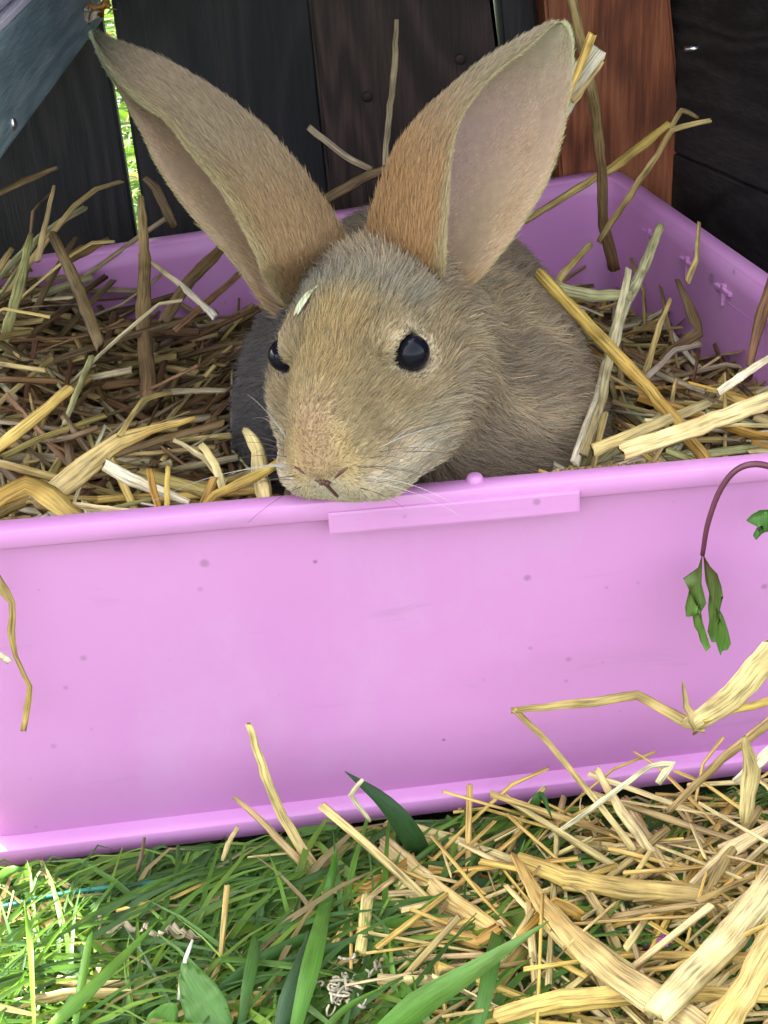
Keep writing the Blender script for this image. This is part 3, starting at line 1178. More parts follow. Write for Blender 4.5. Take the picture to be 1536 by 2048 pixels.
# ear fur
roots, ed, eb, el_, ec, er = [], [], [], [], [], []
for wi, (inn_, out_, Nn, ci, co) in enumerate(ear_sheets):
    ns, nt = inn_.shape[:2]
    axis = np.gradient(inn_, axis=0)
    axis /= np.linalg.norm(axis, axis=2, keepdims=True) + 1e-9
    acr = np.gradient(inn_, axis=1)
    acr /= np.linalg.norm(acr, axis=2, keepdims=True) + 1e-9
    for sheet, n, sgn, cols in ((out_, 17000, -1, co), (inn_, 11000, 1, ci)):
        # area weighted choice of cells
        ar = np.linalg.norm(np.cross(sheet[1:, :-1] - sheet[:-1, :-1], sheet[:-1, 1:] - sheet[:-1, :-1]), axis=2)
        f = rng.choice(ar.size, n, p=(ar / ar.sum()).ravel())
        i, j = np.unravel_index(f, ar.shape)
        u, v = rng.random(n), rng.random(n)
        bil = lambda A: (A[i, j] * (1 - u)[:, None] + A[i + 1, j] * u[:, None]) * (1 - v)[:, None] + (A[i, j + 1] * (1 - u)[:, None] + A[i + 1, j + 1] * u[:, None]) * v[:, None]
        p = bil(sheet)
        nn = bil(Nn) * sgn
        ax_ = bil(axis)
        ac_ = bil(acr)
        s = (i + u) / (ns - 1)
        e = (j + v) / (nt - 1) * 2 - 1
        c = bil(cols.reshape(ns, nt, 3))
        if sgn < 0:
            d = ax_ * .9 + nn * .42 + rng.normal(size=p.shape) * .14
            ln = (.36 - .22 * s) * rng.uniform(.6, 1.25, n)
        else:
            wob = .35 * np.stack([vnoise(p, 3.5, 41), vnoise(p, 3.5, 42), vnoise(p, 3.5, 43)], -1)
            d = ax_ * .8 + nn * .10 + ac_ * (np.sign(e) * .55 * smst(.0, .7, np.abs(e)))[:, None] + wob + nn * (.35 * smst(.24, .08, s))[:, None] + rng.normal(size=p.shape) * .05
            ln = (.15 - .08 * s) * rng.uniform(.6, 1.2, n) * (.75 + .6 * smst(.5, .95, np.abs(e))) * (1 + 2.0 * smst(.24, .08, s))
        d /= np.linalg.norm(d, axis=1, keepdims=True)
        roots.append(p)
        ed.append(d)
        eb.append(ax_ * .2 - nn * .12)
        el_.append(ln)
        ec.append(c * (rng.choice([.7, .9, 1.08, 1.25], n, p=[.14, .3, .36, .2]) if sgn < 0 else rng.choice([.72, .95, 1.15], n))[:, None])
        er.append(rng.uniform(.006, .0095, n) * (1 if sgn < 0 else .8))
    # the pale fringe along both rims
    for j in (0, nt - 1):
        n = 1500
        i = rng.integers(0, ns - 1, n)
        u = rng.random(n)[:, None]
        p = inn_[i, j] * (1 - u) + inn_[i + 1, j] * u
        ax_ = axis[i, j]
        oth = acr[i, j] * (-1 if j == 0 else 1)
        d = ax_ * .8 + oth * .45 + rng.normal(size=p.shape) * .15
        d /= np.linalg.norm(d, axis=1, keepdims=True)
        roots.append(p)
        ed.append(d)
        eb.append(ax_ * .2)
        el_.append(rng.uniform(.07, .17, n))
        fr_ = lerp(np.tile(np.array([.56, .48, .29]), (n, 1)), (.30, .34, .22) if wi else (.58, .60, .38), smst(.5, .85, i / ns))  # yellow-green at the right tip paints backlight into the fringe
        ec.append(fr_ * rng.uniform(.8, 1.15, n)[:, None])
        er.append(rng.uniform(.006, .009, n))
hair_obj('ear_fur', np.concatenate(roots), np.concatenate(ed), np.concatenate(eb), np.concatenate(el_), np.concatenate(ec), np.concatenate(er), rabbit, 4)

# ---- eyes, nostrils, whiskers
M_LID = mat_plain('eyelid_skin', (.035, .025, .022), .5)
for e in EYES:
    c = h2w(e)
    bm = bmesh.new()
    bmesh.ops.create_uvsphere(bm, u_segments=32, v_segments=20, radius=.48 * HS)
    bm.verts.index_update()
    V = np.array([v.co[:] for v in bm.verts]) + c
    Fc = [[v.index for v in f.verts] for f in bm.faces]
    bm.free()
    mobj('eye', V, Fc, M_EYE, rabbit)


def onto_face(l, lift=0.0):
    """move a head point onto the coat surface along the view of the nose"""
    p = h2w(l)
    for _ in range(12):
        d = float(rabbit_sdf(p[None])[0])
        p = p - sgrad(p[None])[0] * d
    return p + sgrad(p[None])[0] * lift


for s in (-1, 1):
    pts = catmull([onto_face((s * .03, 4.1, -.82), .05), onto_face((s * .32, 4.0, -.66), .09), onto_face((s * .72, 3.72, -.30), .07)], 8)
    V, Fc = tube(pts, [.04, .06, .07, .07, .065, .055, .045, .02], 6, up=HM[:, 1])
    mobj('nostril', V, Fc, M_NOSTRIL, rabbit)
pts = catmull([onto_face((0, 4.1, -.80), .0), onto_face((0, 4.0, -1.15), .04), onto_face((0, 3.8, -1.6), .03)], 7)
V, Fc = tube(pts, [.05, .06, .05, .045, .04, .04, .03], 6, up=HM[:, 1])
mobj('mouth_line', V, Fc, M_NOSTRIL, rabbit)

for s in (-1, 1):
    for q in range(15):
        row, k = divmod(q, 5)
        if k == 4 and row != 1:
            continue
        l0 = onto_face((s * (.85 + .16 * k), 3.55 - .25 * k, -.55 - .3 * row), .0)
        pale = (q * 7 + (s > 0)) % 3 == 0
        ln = rng.uniform(1.6, 3.6) if pale else rng.uniform(1.0, 2.0)
        d = HM @ nrm((s * (1.0 + .25 * rng.normal()), .15 - .28 * k + .1 * rng.normal(), .38 - .36 * row + .15 * rng.normal()))
        dr_ = np.array([0, 0, -.22 - .1 * rng.random()])
        t = np.linspace(0, 1, 9)[:, None]
        pts = l0 + d * ln * t + dr_ * ln * t ** 2
        V, Fc = tube(pts, .0075 * (1 - .8 * t[:, 0]) + .0015, 4)
        mobj('whisker', V, Fc, M_WHISKER if pale else M_DARKWHISKER, rabbit)
# ------------------------------------------------------------------ straw
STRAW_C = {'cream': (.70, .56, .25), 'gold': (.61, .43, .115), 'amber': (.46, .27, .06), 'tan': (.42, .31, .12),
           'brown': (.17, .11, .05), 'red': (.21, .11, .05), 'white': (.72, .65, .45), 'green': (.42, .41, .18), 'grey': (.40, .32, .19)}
_sid = [0]


def straw_mesh(P, w, col, flat=.35, up=None, k=8, rough=1.0, end=None, split=True):
    """one stalk: flattened ridged tube along P (cm), width w (scalar or per point)"""
    P = np.asarray(P, float)
    n = len(P)
    w = np.broadcast_to(np.asarray(w, float), (n,)).copy()
    L = np.concatenate([[0], np.cumsum(np.linalg.norm(np.diff(P, axis=0), axis=1))])
    w *= 1 + rough * .045 * rng.normal(size=n)
    if up is None:
        up = nrm(np.array([0, -.6, .8]) + rng.normal(size=3) * .35)
    T, Sd, N = frames(P, up)
    a = np.linspace(0, 2 * math.pi, k, endpoint=False) + .2
    rad = 1 + .09 * rng.normal(size=k) * rough
    tw = rng.normal() * .35 * L / max(L[-1], 1e-6)
    ca, sa = np.cos(tw)[:, None], np.sin(tw)[:, None]
    Sd, N = Sd * ca + N * sa, N * ca - Sd * sa
    fl = np.broadcast_to(np.asarray(flat, float), (n,))
    ring_ = (np.cos(a) * rad)[None, :, None] * Sd[:, None] + (fl[:, None] * (np.sin(a) * rad)[None])[:, :, None] * N[:, None]
    V = P[:, None] + .5 * w[:, None, None] * ring_
    if split:
        for q, sg in ((0, -1), (n - 1, 1)):
            V[q] += T[q] * (sg * rng.uniform(0, .5, k) * w[q])[:, None]
    V = V.reshape(-1, 3)
    Fc = [[i * k + j, i * k + (j + 1) % k, (i + 1) * k + (j + 1) % k, (i + 1) * k + j] for i in range(n - 1) for j in range(k)]
    Fc += [list(range(k))[::-1], list(range((n - 1) * k, n * k))]
    _sid[0] += 1
    uvw = np.zeros((n, k, 3))
    uvw[:, :, 0] = (np.arange(k) / k - .5)[None] * np.maximum(w.mean(), .1) * 2.2
    uvw[:, :, 1] = L[:, None]
    uvw[:, :, 0] += _sid[0] * 3.17
    uvw[:, :, 2] = _sid[0] * 1.37
    c = np.tile(np.asarray(col, float), (n, k, 1))
    if end is not None:
        t = (L / L[-1])[:, None, None]
        c = c * (1 - t) + np.asarray(end, float) * t
    c *= (1 + .10 * rng.normal(size=(n, 1, 1)))
    return V, Fc, np.clip(c.reshape(-1, 3), .01, .95), uvw.reshape(-1, 3)


def C(c):
    c = np.array(STRAW_C[c] if isinstance(c, str) else c, float)
    return np.clip(c * (1 + .08 * rng.normal()) * np.array([1, 1 + .03 * rng.normal(), 1 + .08 * rng.normal()]), .01, .95)


def hero(pts, w_px, col, label, flat=.35, end=None, name='straw_stalk', n=None, up=None, smooth_path=False, rough=1.0):
    """a stalk one can pick out: pts are (px, py, y) or (px, py, None, z)"""
    P = []
    for q in pts:
        P.append(at(q[0], q[1], y=q[2]) if q[2] is not None else at(q[0], q[1], z=q[3]))
    P = np.array(P)
    dep = np.mean([vdepth(p) for p in P])
    wv = np.asarray(w_px, float) / F_PX * dep
    L = np.linalg.norm(np.diff(P, axis=0), axis=1).sum()
    n = n or max(8, int(L / .35))
    Q = catmull(P, n) if smooth_path else polyres(P, n)
    if wv.ndim:
        src = np.concatenate([[0], np.cumsum(np.linalg.norm(np.diff(P, axis=0), axis=1))])
        dst = np.concatenate([[0], np.cumsum(np.linalg.norm(np.diff(Q, axis=0), axis=1))])
        wv = np.interp(dst, src * dst[-1] / src[-1], wv)
    if not smooth_path and n > 7:
        Q[1:-1] = .8 * Q[1:-1] + .1 * (Q[:-2] + Q[2:])
    Q = Q + rng.normal(size=Q.shape) * .008
    if up is None:
        up = nrm(-CF + rng.normal(size=3) * .15)
    V, Fc, c, u = straw_mesh(Q, wv, C(col), flat, up, end=None if end is None else C(end), rough=rough, k=12)
    o = mobj(name, V, Fc, M_STRAW, cols=c, uvw=u)
    return tag(o, label, 'straw')


def describe(P, w, cname, zone):
    """how one loose piece looks: length, width, colour, lie; and where it lies"""
    def pj(p):
        d = p - CAM
        k = d @ CF
        return CX + F_PX * (d @ CR) / k, CY - F_PX * (d @ CU) / k
    a, b = pj(P[0]), pj(P[-1])
    if a[0] > b[0]:
        a, b = b, a
    L = math.hypot(b[0] - a[0], b[1] - a[1])
    ang_ = math.degrees(math.atan2(a[1] - b[1], b[0] - a[0]))
    lie_ = 'upright' if abs(ang_) > 62 else 'lying level' if abs(ang_) < 16 else 'slanting up right' if ang_ > 0 else 'slanting up left'
    size = 'stubby' if L < 90 else 'short' if L < 160 else 'medium' if L < 260 else 'long'
    wd = 'thin' if w < .13 else 'broad' if w > .24 else ''
    cn = {'brown': 'dark brown', 'red': 'reddish', 'green': 'greenish', 'white': 'whitish', 'grey': 'dull beige'}.get(cname, cname)
    return ' '.join(q for q in (size, wd, cn, 'straw piece', lie_, zone) if q)


# bedding level inside the tray
def bed_z(x, y):
    z = 9.75 - .07 * np.clip(y, 0, 20)
    z = z - .9 * smst(8, 17, y)
    z = z + 2.6 * smst(5.5, 0.0, x) * smst(6, 13, y)
    z = z - 1.2 * smst(18, 21.5, x) * smst(4, 9, y)
    z = z + .35 * np.sin(x * .9 + 1.1 * np.sin(y * .7)) * np.cos(y * .8 + .4) * smst(1, 4, y)
    return np.clip(z, 4.5, 11.3)


def inside_tray(x, y, m=.9):
    ok = True
    for i in range(4):
        a, b = np.array(quad_at(8.5)[i]), np.array(quad_at(8.5)[(i + 1) % 4])
        d = nrm(b - a)
        ok = ok & (((x - a[0]) * -d[1] + (y - a[1]) * d[0]) > m)
    return ok


def clamp_tray(P, m=.75):
    """keep a stalk between the walls"""
    P = P.copy()
    for i in range(4):
        a, b = np.array(quad_at(8.5)[i]), np.array(quad_at(8.5)[(i + 1) % 4])
        d = nrm(b - a)
        nn = np.array([-d[1], d[0]])
        s = (P[:, 0] - a[0]) * nn[0] + (P[:, 1] - a[1]) * nn[1]
        push = np.clip(m - s, 0, None)
        P[:, 0] += nn[0] * push
        P[:, 1] += nn[1] * push
    return P


def in_rabbit(P, m=.1):
    if P[:, 0].max() < 7.5 or P[:, 0].min() > 20:
        return False
    return (rabbit_sdf(P) < m).any()


# packed bedding underneath
bx, by = np.meshgrid(np.linspace(-4, 27, 63), np.linspace(0, 23, 47), indexing='ij')
bz = bed_z(bx.ravel(), by.ravel()).reshape(bx.shape) - .9 + .25 * rng.random(bx.shape)
pts = clamp_tray(np.column_stack([bx.ravel(), by.ravel(), bz.ravel()]), .7)
ny_ = 47
bedF = [[i * ny_ + j, (i + 1) * ny_ + j, (i + 1) * ny_ + j + 1, i * ny_ + j + 1] for i in range(62) for j in range(46)]
bed = MB()
uv = np.column_stack([pts[:, 0] * .7, pts[:, 1] * 1.2, pts[:, 0]])
bed.add(pts, bedF, np.array([.10, .06, .03]), uv)


def tray_straw(x, y, lift, short=False):
    ln = rng.uniform(1.5, 4.0) if short else rng.uniform(3.5, 10)
    a = rng.uniform(0, math.pi)
    n = 6
    t = np.linspace(-.5, .5, n)
    dx, dy = math.cos(a), math.sin(a) * .8
    P = np.column_stack([x + dx * ln * t, y + dy * ln * t, np.zeros(n)])
    P = clamp_tray(P)
    P[:, 2] = bed_z(P[:, 0], P[:, 1]).mean() * .5 + bed_z(P[:, 0], P[:, 1]) * .5 + lift + rng.normal() * .22 * t * ln * .8
    P[:, 2] += .12 * ln * (.25 - t ** 2) * rng.normal()
    front = y < 1.5 + 1.2
    P[:, 2] = np.minimum(P[:, 2], 10.2 if front else 11.5)
    if rng.random() < .3:       # a kinked stalk
        k = rng.integers(2, 4)
        P[k:, 2] += np.linspace(0, 1, n - k) * rng.normal() * .5
        P[k:, :2] += np.linspace(0, 1, n - k)[:, None] * rng.normal(size=2) * .5
    return P, ln


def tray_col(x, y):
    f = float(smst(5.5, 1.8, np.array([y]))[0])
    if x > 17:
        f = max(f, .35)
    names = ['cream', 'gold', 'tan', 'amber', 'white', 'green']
    old_shaded = ['brown', 'tan', 'brown', 'tan', 'grey', 'red']  # browns for old soiled straw, and for the shade at the back
    return (names if rng.random() < f else old_shaded)[rng.integers(0, 6)]


def zone_in(x, y):
    if x > 16.5:
        if y < 4:
            return 'at the rim right of the rabbit'
        return 'beside the thick golden straw' if y < 9 else 'by the right wall inside the tray'
    if y < 3:
        return 'behind the left front rim' if x < 6 else 'under the rabbit\'s cheek'
    if y < 7:
        return 'in the left middle of the tray' if x < 5 else 'beside the rabbit\'s dark side'
    if y < 12:
        return 'in the shaded heap at left' if x < 5 else 'in the shaded heap near the ear'
    return 'in the tray\'s rear left corner' if x < 5 else 'at the purple back wall'


made = 0
tries = 0
while tries < 5200:
    tries += 1
    x, y = rng.uniform(-3, 26), rng.uniform(.8, 21.5)
    if not inside_tray(np.array(x), np.array(y)):
        continue
    top = tries > 4850
    P, ln = tray_straw(x, y, rng.uniform(-.7, .05) if not top else rng.uniform(.0, .45), short=y < 3)
    if in_rabbit(P, .0 if not top else .35):
        continue
    w = rng.uniform(.08, .27) * (1.3 if rng.random() < .2 else 1)
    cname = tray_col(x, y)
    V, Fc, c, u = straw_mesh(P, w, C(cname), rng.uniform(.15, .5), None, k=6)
    if top and made < 120:
        zn = zone_in(x, y)
        tag(mobj('straw_piece', V, Fc, M_STRAW, cols=c, uvw=u), describe(P, w, cname, zn), 'straw', 'loose straw ' + zn)
        made += 1
    else:
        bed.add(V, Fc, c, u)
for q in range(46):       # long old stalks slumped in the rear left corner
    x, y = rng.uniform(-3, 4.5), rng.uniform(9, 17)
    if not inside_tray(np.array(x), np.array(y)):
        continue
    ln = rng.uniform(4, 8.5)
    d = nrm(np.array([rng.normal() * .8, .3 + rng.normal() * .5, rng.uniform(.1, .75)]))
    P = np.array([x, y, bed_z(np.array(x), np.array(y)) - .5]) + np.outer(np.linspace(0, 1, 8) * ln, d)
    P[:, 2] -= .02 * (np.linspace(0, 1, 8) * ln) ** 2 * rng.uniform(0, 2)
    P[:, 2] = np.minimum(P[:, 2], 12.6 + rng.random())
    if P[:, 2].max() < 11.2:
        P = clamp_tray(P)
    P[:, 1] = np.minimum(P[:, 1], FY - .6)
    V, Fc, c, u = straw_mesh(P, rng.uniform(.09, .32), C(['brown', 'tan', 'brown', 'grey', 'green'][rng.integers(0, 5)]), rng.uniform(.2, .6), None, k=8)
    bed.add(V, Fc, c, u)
o = bed.build('straw_bedding', M_STRAW, kind='stuff')
o['label'] = 'packed straw bedding filling the lilac tray'
o['category'] = 'straw'

# ---- stalks one can name, inside the tray
hero([(1080, 550, 7.5), (1180, 655, 5.8), (1290, 770, 4.2), (1420, 930, 1.3)], [26, 27, 27, 26], 'gold', 'thick golden straw leaning diagonally beside the rabbit\'s right-hand flank', .7, 'amber')
hero([(1320, 452, 13.5), (1285, 540, 11), (1243, 620, 8.5), (1200, 780, 5), (1150, 925, 2)], [20, 24, 26, 22, 22], 'green', 'long greenish grey stalk rising steeply behind the thick golden straw', .4, 'white')
hero([(1258, 540, 9.5), (1228, 670, 6.8), (1205, 800, 4.4), (1168, 910, 1.8)], [15, 18, 16, 18], 'white', 'pale split stalk beside the rabbit running down to the front rim', .4, 'tan')
hero([(1255, 898, 1.3), (1400, 850, 1.6), (1545, 795, 2.2)], [36, 34, 36], 'cream', 'broad cream straw lying along the front rim at the right', .3)
hero([(1190, 900, 1.6), (1290, 860, 2.4), (1412, 808, 3.4)], [26, 24, 22], 'cream', 'pale straw behind the broad cream one at the right front rim', .35, 'grey')
hero([(1440, 782, 4.0), (1545, 712, 5.0)], 16, 'white', 'short whitish straw pointing at the right edge of the tray', .4)
hero([(1138, -25, 14.5), (1165, 95, 15.0), (1190, 215, 15.5), (1203, 330, 16.2), (1207, 450, 17), (1228, 535, 17.2)], [16, 18, 20, 18, 22, 24], 'tan', 'tall jointed stalk standing in front of the red brown post', .6, 'red')
hero([(1200, 480, 16), (1280, 360, 15.5), (1315, 310, 15.2), (1342, 258, 15), (1420, 240, 14.6)], [14, 14, 13, 12, 10], 'tan', 'thin bent stalk with a hooked tip before the charcoal panel', .5)
hero([(1342, 255, 15.0), (1362, 218, 15.2), (1395, 234, 15)], [9, 10, 7], 'tan', 'small folded leaf blade at the hooked stalk tip', .2)
hero([(1050, 440, 18), (1190, 355, 17.6), (1210, 345, 17.5), (1290, 285, 17), (1335, 248, 16.8)], [14, 16, 20, 24, 14], 'tan', 'slanting stalk crossing the tall jointed one above the back rim', .5, 'gold')
hero([(793, 42, 20.5), (790, 130, 20.5), (776, 250, 20.5), (768, 350, 20.0)], [8, 12, 12, 10], 'grey', 'thin grey stalk standing upright between the two ears', .6)
hero([(620, 256, 19.5), (690, 312, 19.2), (740, 338, 18.5)], [13, 14, 12], 'grey', 'short greyish stalk tilted behind the ears near the brown board', .5)
hero([(660, 395, 17), (740, 350, 17.2), (800, 330, 17.4)], [22, 20, 16], 'brown', 'brown straw lying across the back rim between the ears', .4)
hero([(1100, 245, 13.0), (1140, 175, 13.2), (1190, 110, 13.3)], [46, 50, 40], 'white', 'frayed whitish straw tuft poking out behind the right-hand ear', .12, rough=2.0)
hero([(1128, 215, 12.8), (1165, 120, 13.0), (1183, 75, 13.0)], [14, 16, 20], 'gold', 'narrow golden strip beside the frayed white straw tuft', .2)
hero([(1150, 200, 12.6), (1205, 125, 12.8)], [14, 8], 'tan', 'small tan splinter on the frayed white straw tuft', .2)
hero([(105, 470, 15), (150, 560, 13), (200, 690, 10)], [22, 30, 26], 'brown', 'broad brown stalk slumped in the tray\'s left rear corner', .35)
hero([(282, 395, 16.5), (290, 520, 15), (287, 640, 12.5), (300, 800, 8.5)], [14, 24, 32, 34], 'tan', 'thick upright tan stalk below the glowing gap in the fence', .55, 'brown')
hero([(290, 358, 18.2), (312, 375, 18), (345, 448, 17.5)], [12, 20, 20], 'brown', 'bent brown leaf strip just right of the glowing gap', .25)
hero([(108, 372, 15.8), (92, 440, 15), (75, 520, 14)], [6, 10, 14], 'tan', 'thin tan stalk end sticking up at the left back rim', .5)
hero([(-10, 392, 15), (50, 362, 15.2), (112, 336, 15.4)], [10, 14, 8], 'brown', 'dim brown stalk crossing under the grey shelf', .5)
hero([(62, 470, 15), (40, 570, 13.2), (4, 700, 11)], [10, 22, 20], 'green', 'pale greenish straw leaning at the far left inside the tray', .4)
hero([(182, 714, 9), (160, 770, 8), (130, 845, 6.6)], [12, 14, 12], 'green', 'short pale green straw standing in the brown heap', .6)
hero([(-12, 900, 4.6), (60, 845, 4.8), (137, 778, 5.2)], [22, 22, 18], 'gold', 'smooth golden straw rising from the left edge of the picture', .7)
hero([(85, 1000, 2.2), (150, 950, 2.8), (236, 882, 3.6), (300, 860, 4.0), (388, 838, 4.4)], [44, 46, 34, 18, 10], 'cream', 'big bent cream straw with a thin tip behind the left front rim', .3, 'gold')
hero([(-15, 1005, 1.6), (50, 966, 2.0), (95, 990, 1.7), (165, 1050, .9)], [34, 40, 50, 46], 'amber', 'wide folded amber straw at the left end of the front rim', .2, 'gold')
hero([(300, 940, 2.2), (308, 985, 1.7), (322, 1035, .95)], [12, 15, 16], 'amber', 'short upright amber straw at the front rim', .5)
hero([(336, 935, 2.2), (334, 990, 1.6), (334, 1035, .95)], [10, 11, 11], 'gold', 'second short upright straw beside the amber one', .5)
hero([(215, 935, 2.8), (260, 960, 2.4), (375, 1005, 1.5)], [26, 26, 14], 'white', 'whitish shredded straw pointing right behind the front rim', .2, rough=2)
hero([(350, 880, 3.8), (405, 912, 3.2), (450, 965, 2.2)], [9, 11, 14], 'cream', 'thin cream straw sloping down towards the rabbit\'s chin', .5)
hero([(405, 892, 3.2), (430, 930, 2.6), (448, 985, 1.8)], [16, 18, 16], 'cream', 'stubby cream straw crossing the thin sloping one', .4)
hero([(395, 1030, 1.0), (430, 990, 1.4), (500, 960, 1.7), (552, 930, 2.0)], [14, 16, 22, 16], 'amber', 'amber straw fragment lying under the rabbit\'s cheek', .3, 'gold')
hero([(492, 860, 3.6), (515, 900, 3.0), (520, 960, 2.2), (530, 1000, 1.6)], [14, 26, 34, 26], 'cream', 'twisted knobbly cream straw beside the rabbit\'s whisker pad', .6, rough=2.2)
hero([(150, 1010, 1.6), (215, 1020, 1.5), (310, 1028, 1.0)], [14, 18, 12], 'cream', 'flat cream straw lying just behind the left front rim', .3)
hero([(240, 870, 3.6), (285, 800, 5.5), (340, 785, 6)], [12, 12, 10], 'tan', 'tan straw bent over the brown heap', .4)
hero([(280, 508, 15.5), (350, 560, 13.6), (430, 632, 11.5)], [8, 12, 16], 'tan', 'thin stalk with a pale tip before the purple back wall', .5, 'white')
hero([(330, 640, 12), (380, 560, 13.5), (460, 480, 15.5)], [22, 24, 20], 'brown', 'brown stalk propped against the back wall left of the ear', .35)
hero([(350, 660, 11), (420, 600, 12.5), (500, 530, 14.5)], [12, 16, 14], 'red', 'reddish stalk beside the brown one at the back wall', .4)
hero([(130, 520, 15.5), (170, 500, 16), (215, 480, 16.4)], [22, 30, 12], 'red', 'torn reddish leaf at the left back rim', .15)
hero([(1150, 620, 9), (1115, 560, 10), (1180, 490, 11.5)], [14, 16, 14], 'tan', 'short tan straw end above the rabbit\'s shoulder', .5)
hero([(1110, 575, 9.5), (1180, 590, 9.2), (1260, 590, 9)], [26, 26, 22], 'green', 'olive flattened stalk behind the thick golden straw', .3)
hero([(1398, 445, 14), (1392, 520, 13), (1375, 560, 12.4)], [8, 14, 16], 'tan', 'small dry tip standing against the right wall', .4)
hero([(1355, 560, 12), (1385, 630, 11), (1400, 665, 10.5), (1340, 700, 10), (1320, 720, 9.6)], [10, 26, 28, 14, 12], 'brown', 'crumpled brown leaf stuck to the right inner wall', .2)
hero([(1545, 560, 9.5), (1520, 640, 8.5), (1500, 730, 7.4)], [20, 24, 14], 'red', 'reddish dry stalk at the right edge inside the tray', .4)
hero([(1290, 750, 8), (1320, 650, 9), (1340, 600, 9.8)], [14, 12, 9], 'tan', 'forked tan twig in front of the purple right wall', .5)
hero([(1290, 760, 7.6), (1350, 700, 8.8), (1400, 690, 9.4)], [14, 12, 10], 'grey', 'greyish branch of the forked twig by the right wall', .5)
hero([(1330, 880, 3.5), (1345, 790, 5), (1352, 760, 5.4)], [10, 10, 8], 'tan', 'thin curled fibre under the forked twig', .5)

# ---- stalks hanging over or leaning on the front of the tray
hero([(-14, 1140, -.15), (6, 1180, -.15), (26, 1203, -.1), (22, 1260, .0), (30, 1312, .0), (60, 1372, .05), (58, 1398, .1), (47, 1458, .1)], [16, 22, 14, 15, 10, 11, 14, 13], 'tan', 'kinked straw hanging down the left end of the tray front', .4, 'gold')
hero([(-12, 1302, -.3), (18, 1322, -.3)], [14, 13], 'white', 'white straw stub at the left edge against the tray front', .5)
hero([(497, 1450, .12), (530, 1550, .05), (565, 1635, -.1), (640, 1752, -1.0)], [14, 20, 22, 22], 'cream', 'longer of two straws leaning on the tray front', .4, 'tan')
hero([(470, 1594, .0), (535, 1655, -.3), (628, 1755, -1.1)], [8, 14, 15], 'tan', 'shorter of two straws leaning on the tray front', .4)
hero([(475, 1655, -.4), (455, 1690, -.7), (446, 1718, -.9)], [9, 11, 9], 'tan', 'tiny straw end poking from grass below the tray front', .4)
hero([(289, 1675, -.1), (285, 1705, -.4), (275, 1740, -.7)], [5, 7, 8], 'brown', 'thin dark sprig standing at the tray foot', .5)
hero([(1028, 1420, -1.2), (1190, 1404, -1.4), (1275, 1388, -1.6), (1370, 1444, -2.2), (1400, 1452, -2.4)], [14, 22, 20, 26, 30], 'tan', 'long kinked tan straw held up before the tray front', .35)
hero([(1385, 1450, -2.4), (1460, 1400, -2.8), (1550, 1300, -3.4)], [44, 62, 66], 'cream', 'very broad cream straw reaching in from the right edge', .22)
hero([(1392, 1448, -2.45), (1372, 1410, -2.4), (1366, 1362, -2.4)], [22, 16, 5], 'tan', 'pointed leaf scrap on the broad cream straw\'s joint', .15)
hero([(1028, 1420, -1.2), (1082, 1468, -1.2), (1200, 1610, -1.4), (1290, 1730, -2.0)], [12, 12, 13, 18], 'tan', 'thin straw dropping from the kink to the ground', .5, 'cream')
hero([(1195, 1540, -1.2), (1240, 1620, -1.5), (1320, 1730, -2.2)], [14, 20, 22], 'cream', 'leaning cream straw above the litter at the right', .4)
hero([(1100, 1675, -1.1), (1200, 1605, -1.5), (1300, 1532, -1.8), (1348, 1524, -1.8), (1318, 1562, -1.8)], [9, 12, 10, 16, 14], 'white', 'white hooked straw crossing the thin dropping one', .35)
hero([(1338, 1622, -1.5), (1440, 1520, -1.8), (1550, 1435, -2.2)], [12, 18, 22], 'tan', 'tan straw slanting up to the right edge before the tray', .5)
hero([(1478, 1560, -2.4), (1560, 1485, -2.7)], [22, 26], 'white', 'pale straw behind the brushy stalk at the right edge', .4)
hero([(1488, 1475, -2.6), (1505, 1540, -2.6), (1490, 1640, -2.9)], [10, 40, 26], 'tan', 'brushy frayed stalk standing at the right edge', .3, 'cream', rough=2)
hero([(1410, 1442, -2.6), (1470, 1420, -2.8), (1545, 1400, -3)], [8, 12, 20], 'gold', 'small gold straw under the broad cream one', .4)
hero([(725, 1560, -1.4), (700, 1590, -1.2), (740, 1642, -1.1)], [8, 12, 8], 'white', 'thin white bent fibre beside the dark grass blade', .4)

# ---- large stalks on the ground
gz = lambda px, py, z: (px, py, None, z)
hero([gz(780, 1648, .3), gz(900, 1690, .4), gz(1035, 1742, .5)], [34, 46, 50], 'cream', 'stout cream straw lying below the tray foot', .4)
hero([gz(772, 1692, .5), gz(880, 1790, .7), gz(992, 1865, .8)], [44, 46, 36], 'cream', 'split cream straw lying diagonally in the middle of the litter', .3, 'gold')
hero([gz(760, 1745, .4), gz(830, 1795, .5), gz(900, 1830, .5)], [20, 24, 10], 'cream', 'narrow torn strip along the split diagonal straw', .2)
hero([gz(1038, 1722, 1.2), gz(1080, 1800, 1.4), gz(1160, 1890, 1.6), gz(1240, 1955, 1.6), gz(1400, 2060, 1.7)], [40, 56, 58, 56, 60], 'gold', 'longest broad straw running down to the lower right', .25, 'cream')
hero([gz(1040, 1722, 1.2), gz(1130, 1758, 1.0), gz(1260, 1782, .9), gz(1405, 1792, .9), gz(1432, 1840, .7)], [34, 44, 46, 44, 20], 'gold', 'folded broad straw lying across the litter at the right', .25, 'tan')
hero([gz(1550, 1760, 1.8), gz(1450, 1890, 2.0), gz(1320, 2020, 2.0)], [56, 60, 50], 'cream', 'fat smooth straw slanting in from the right edge', .6)
hero([gz(1560, 1870, 2.2), gz(1500, 1970, 2.2), gz(1440, 2060, 2.2)], [62, 62, 60], 'cream', 'fat jointed straw in the lower right corner', .6, 'gold')
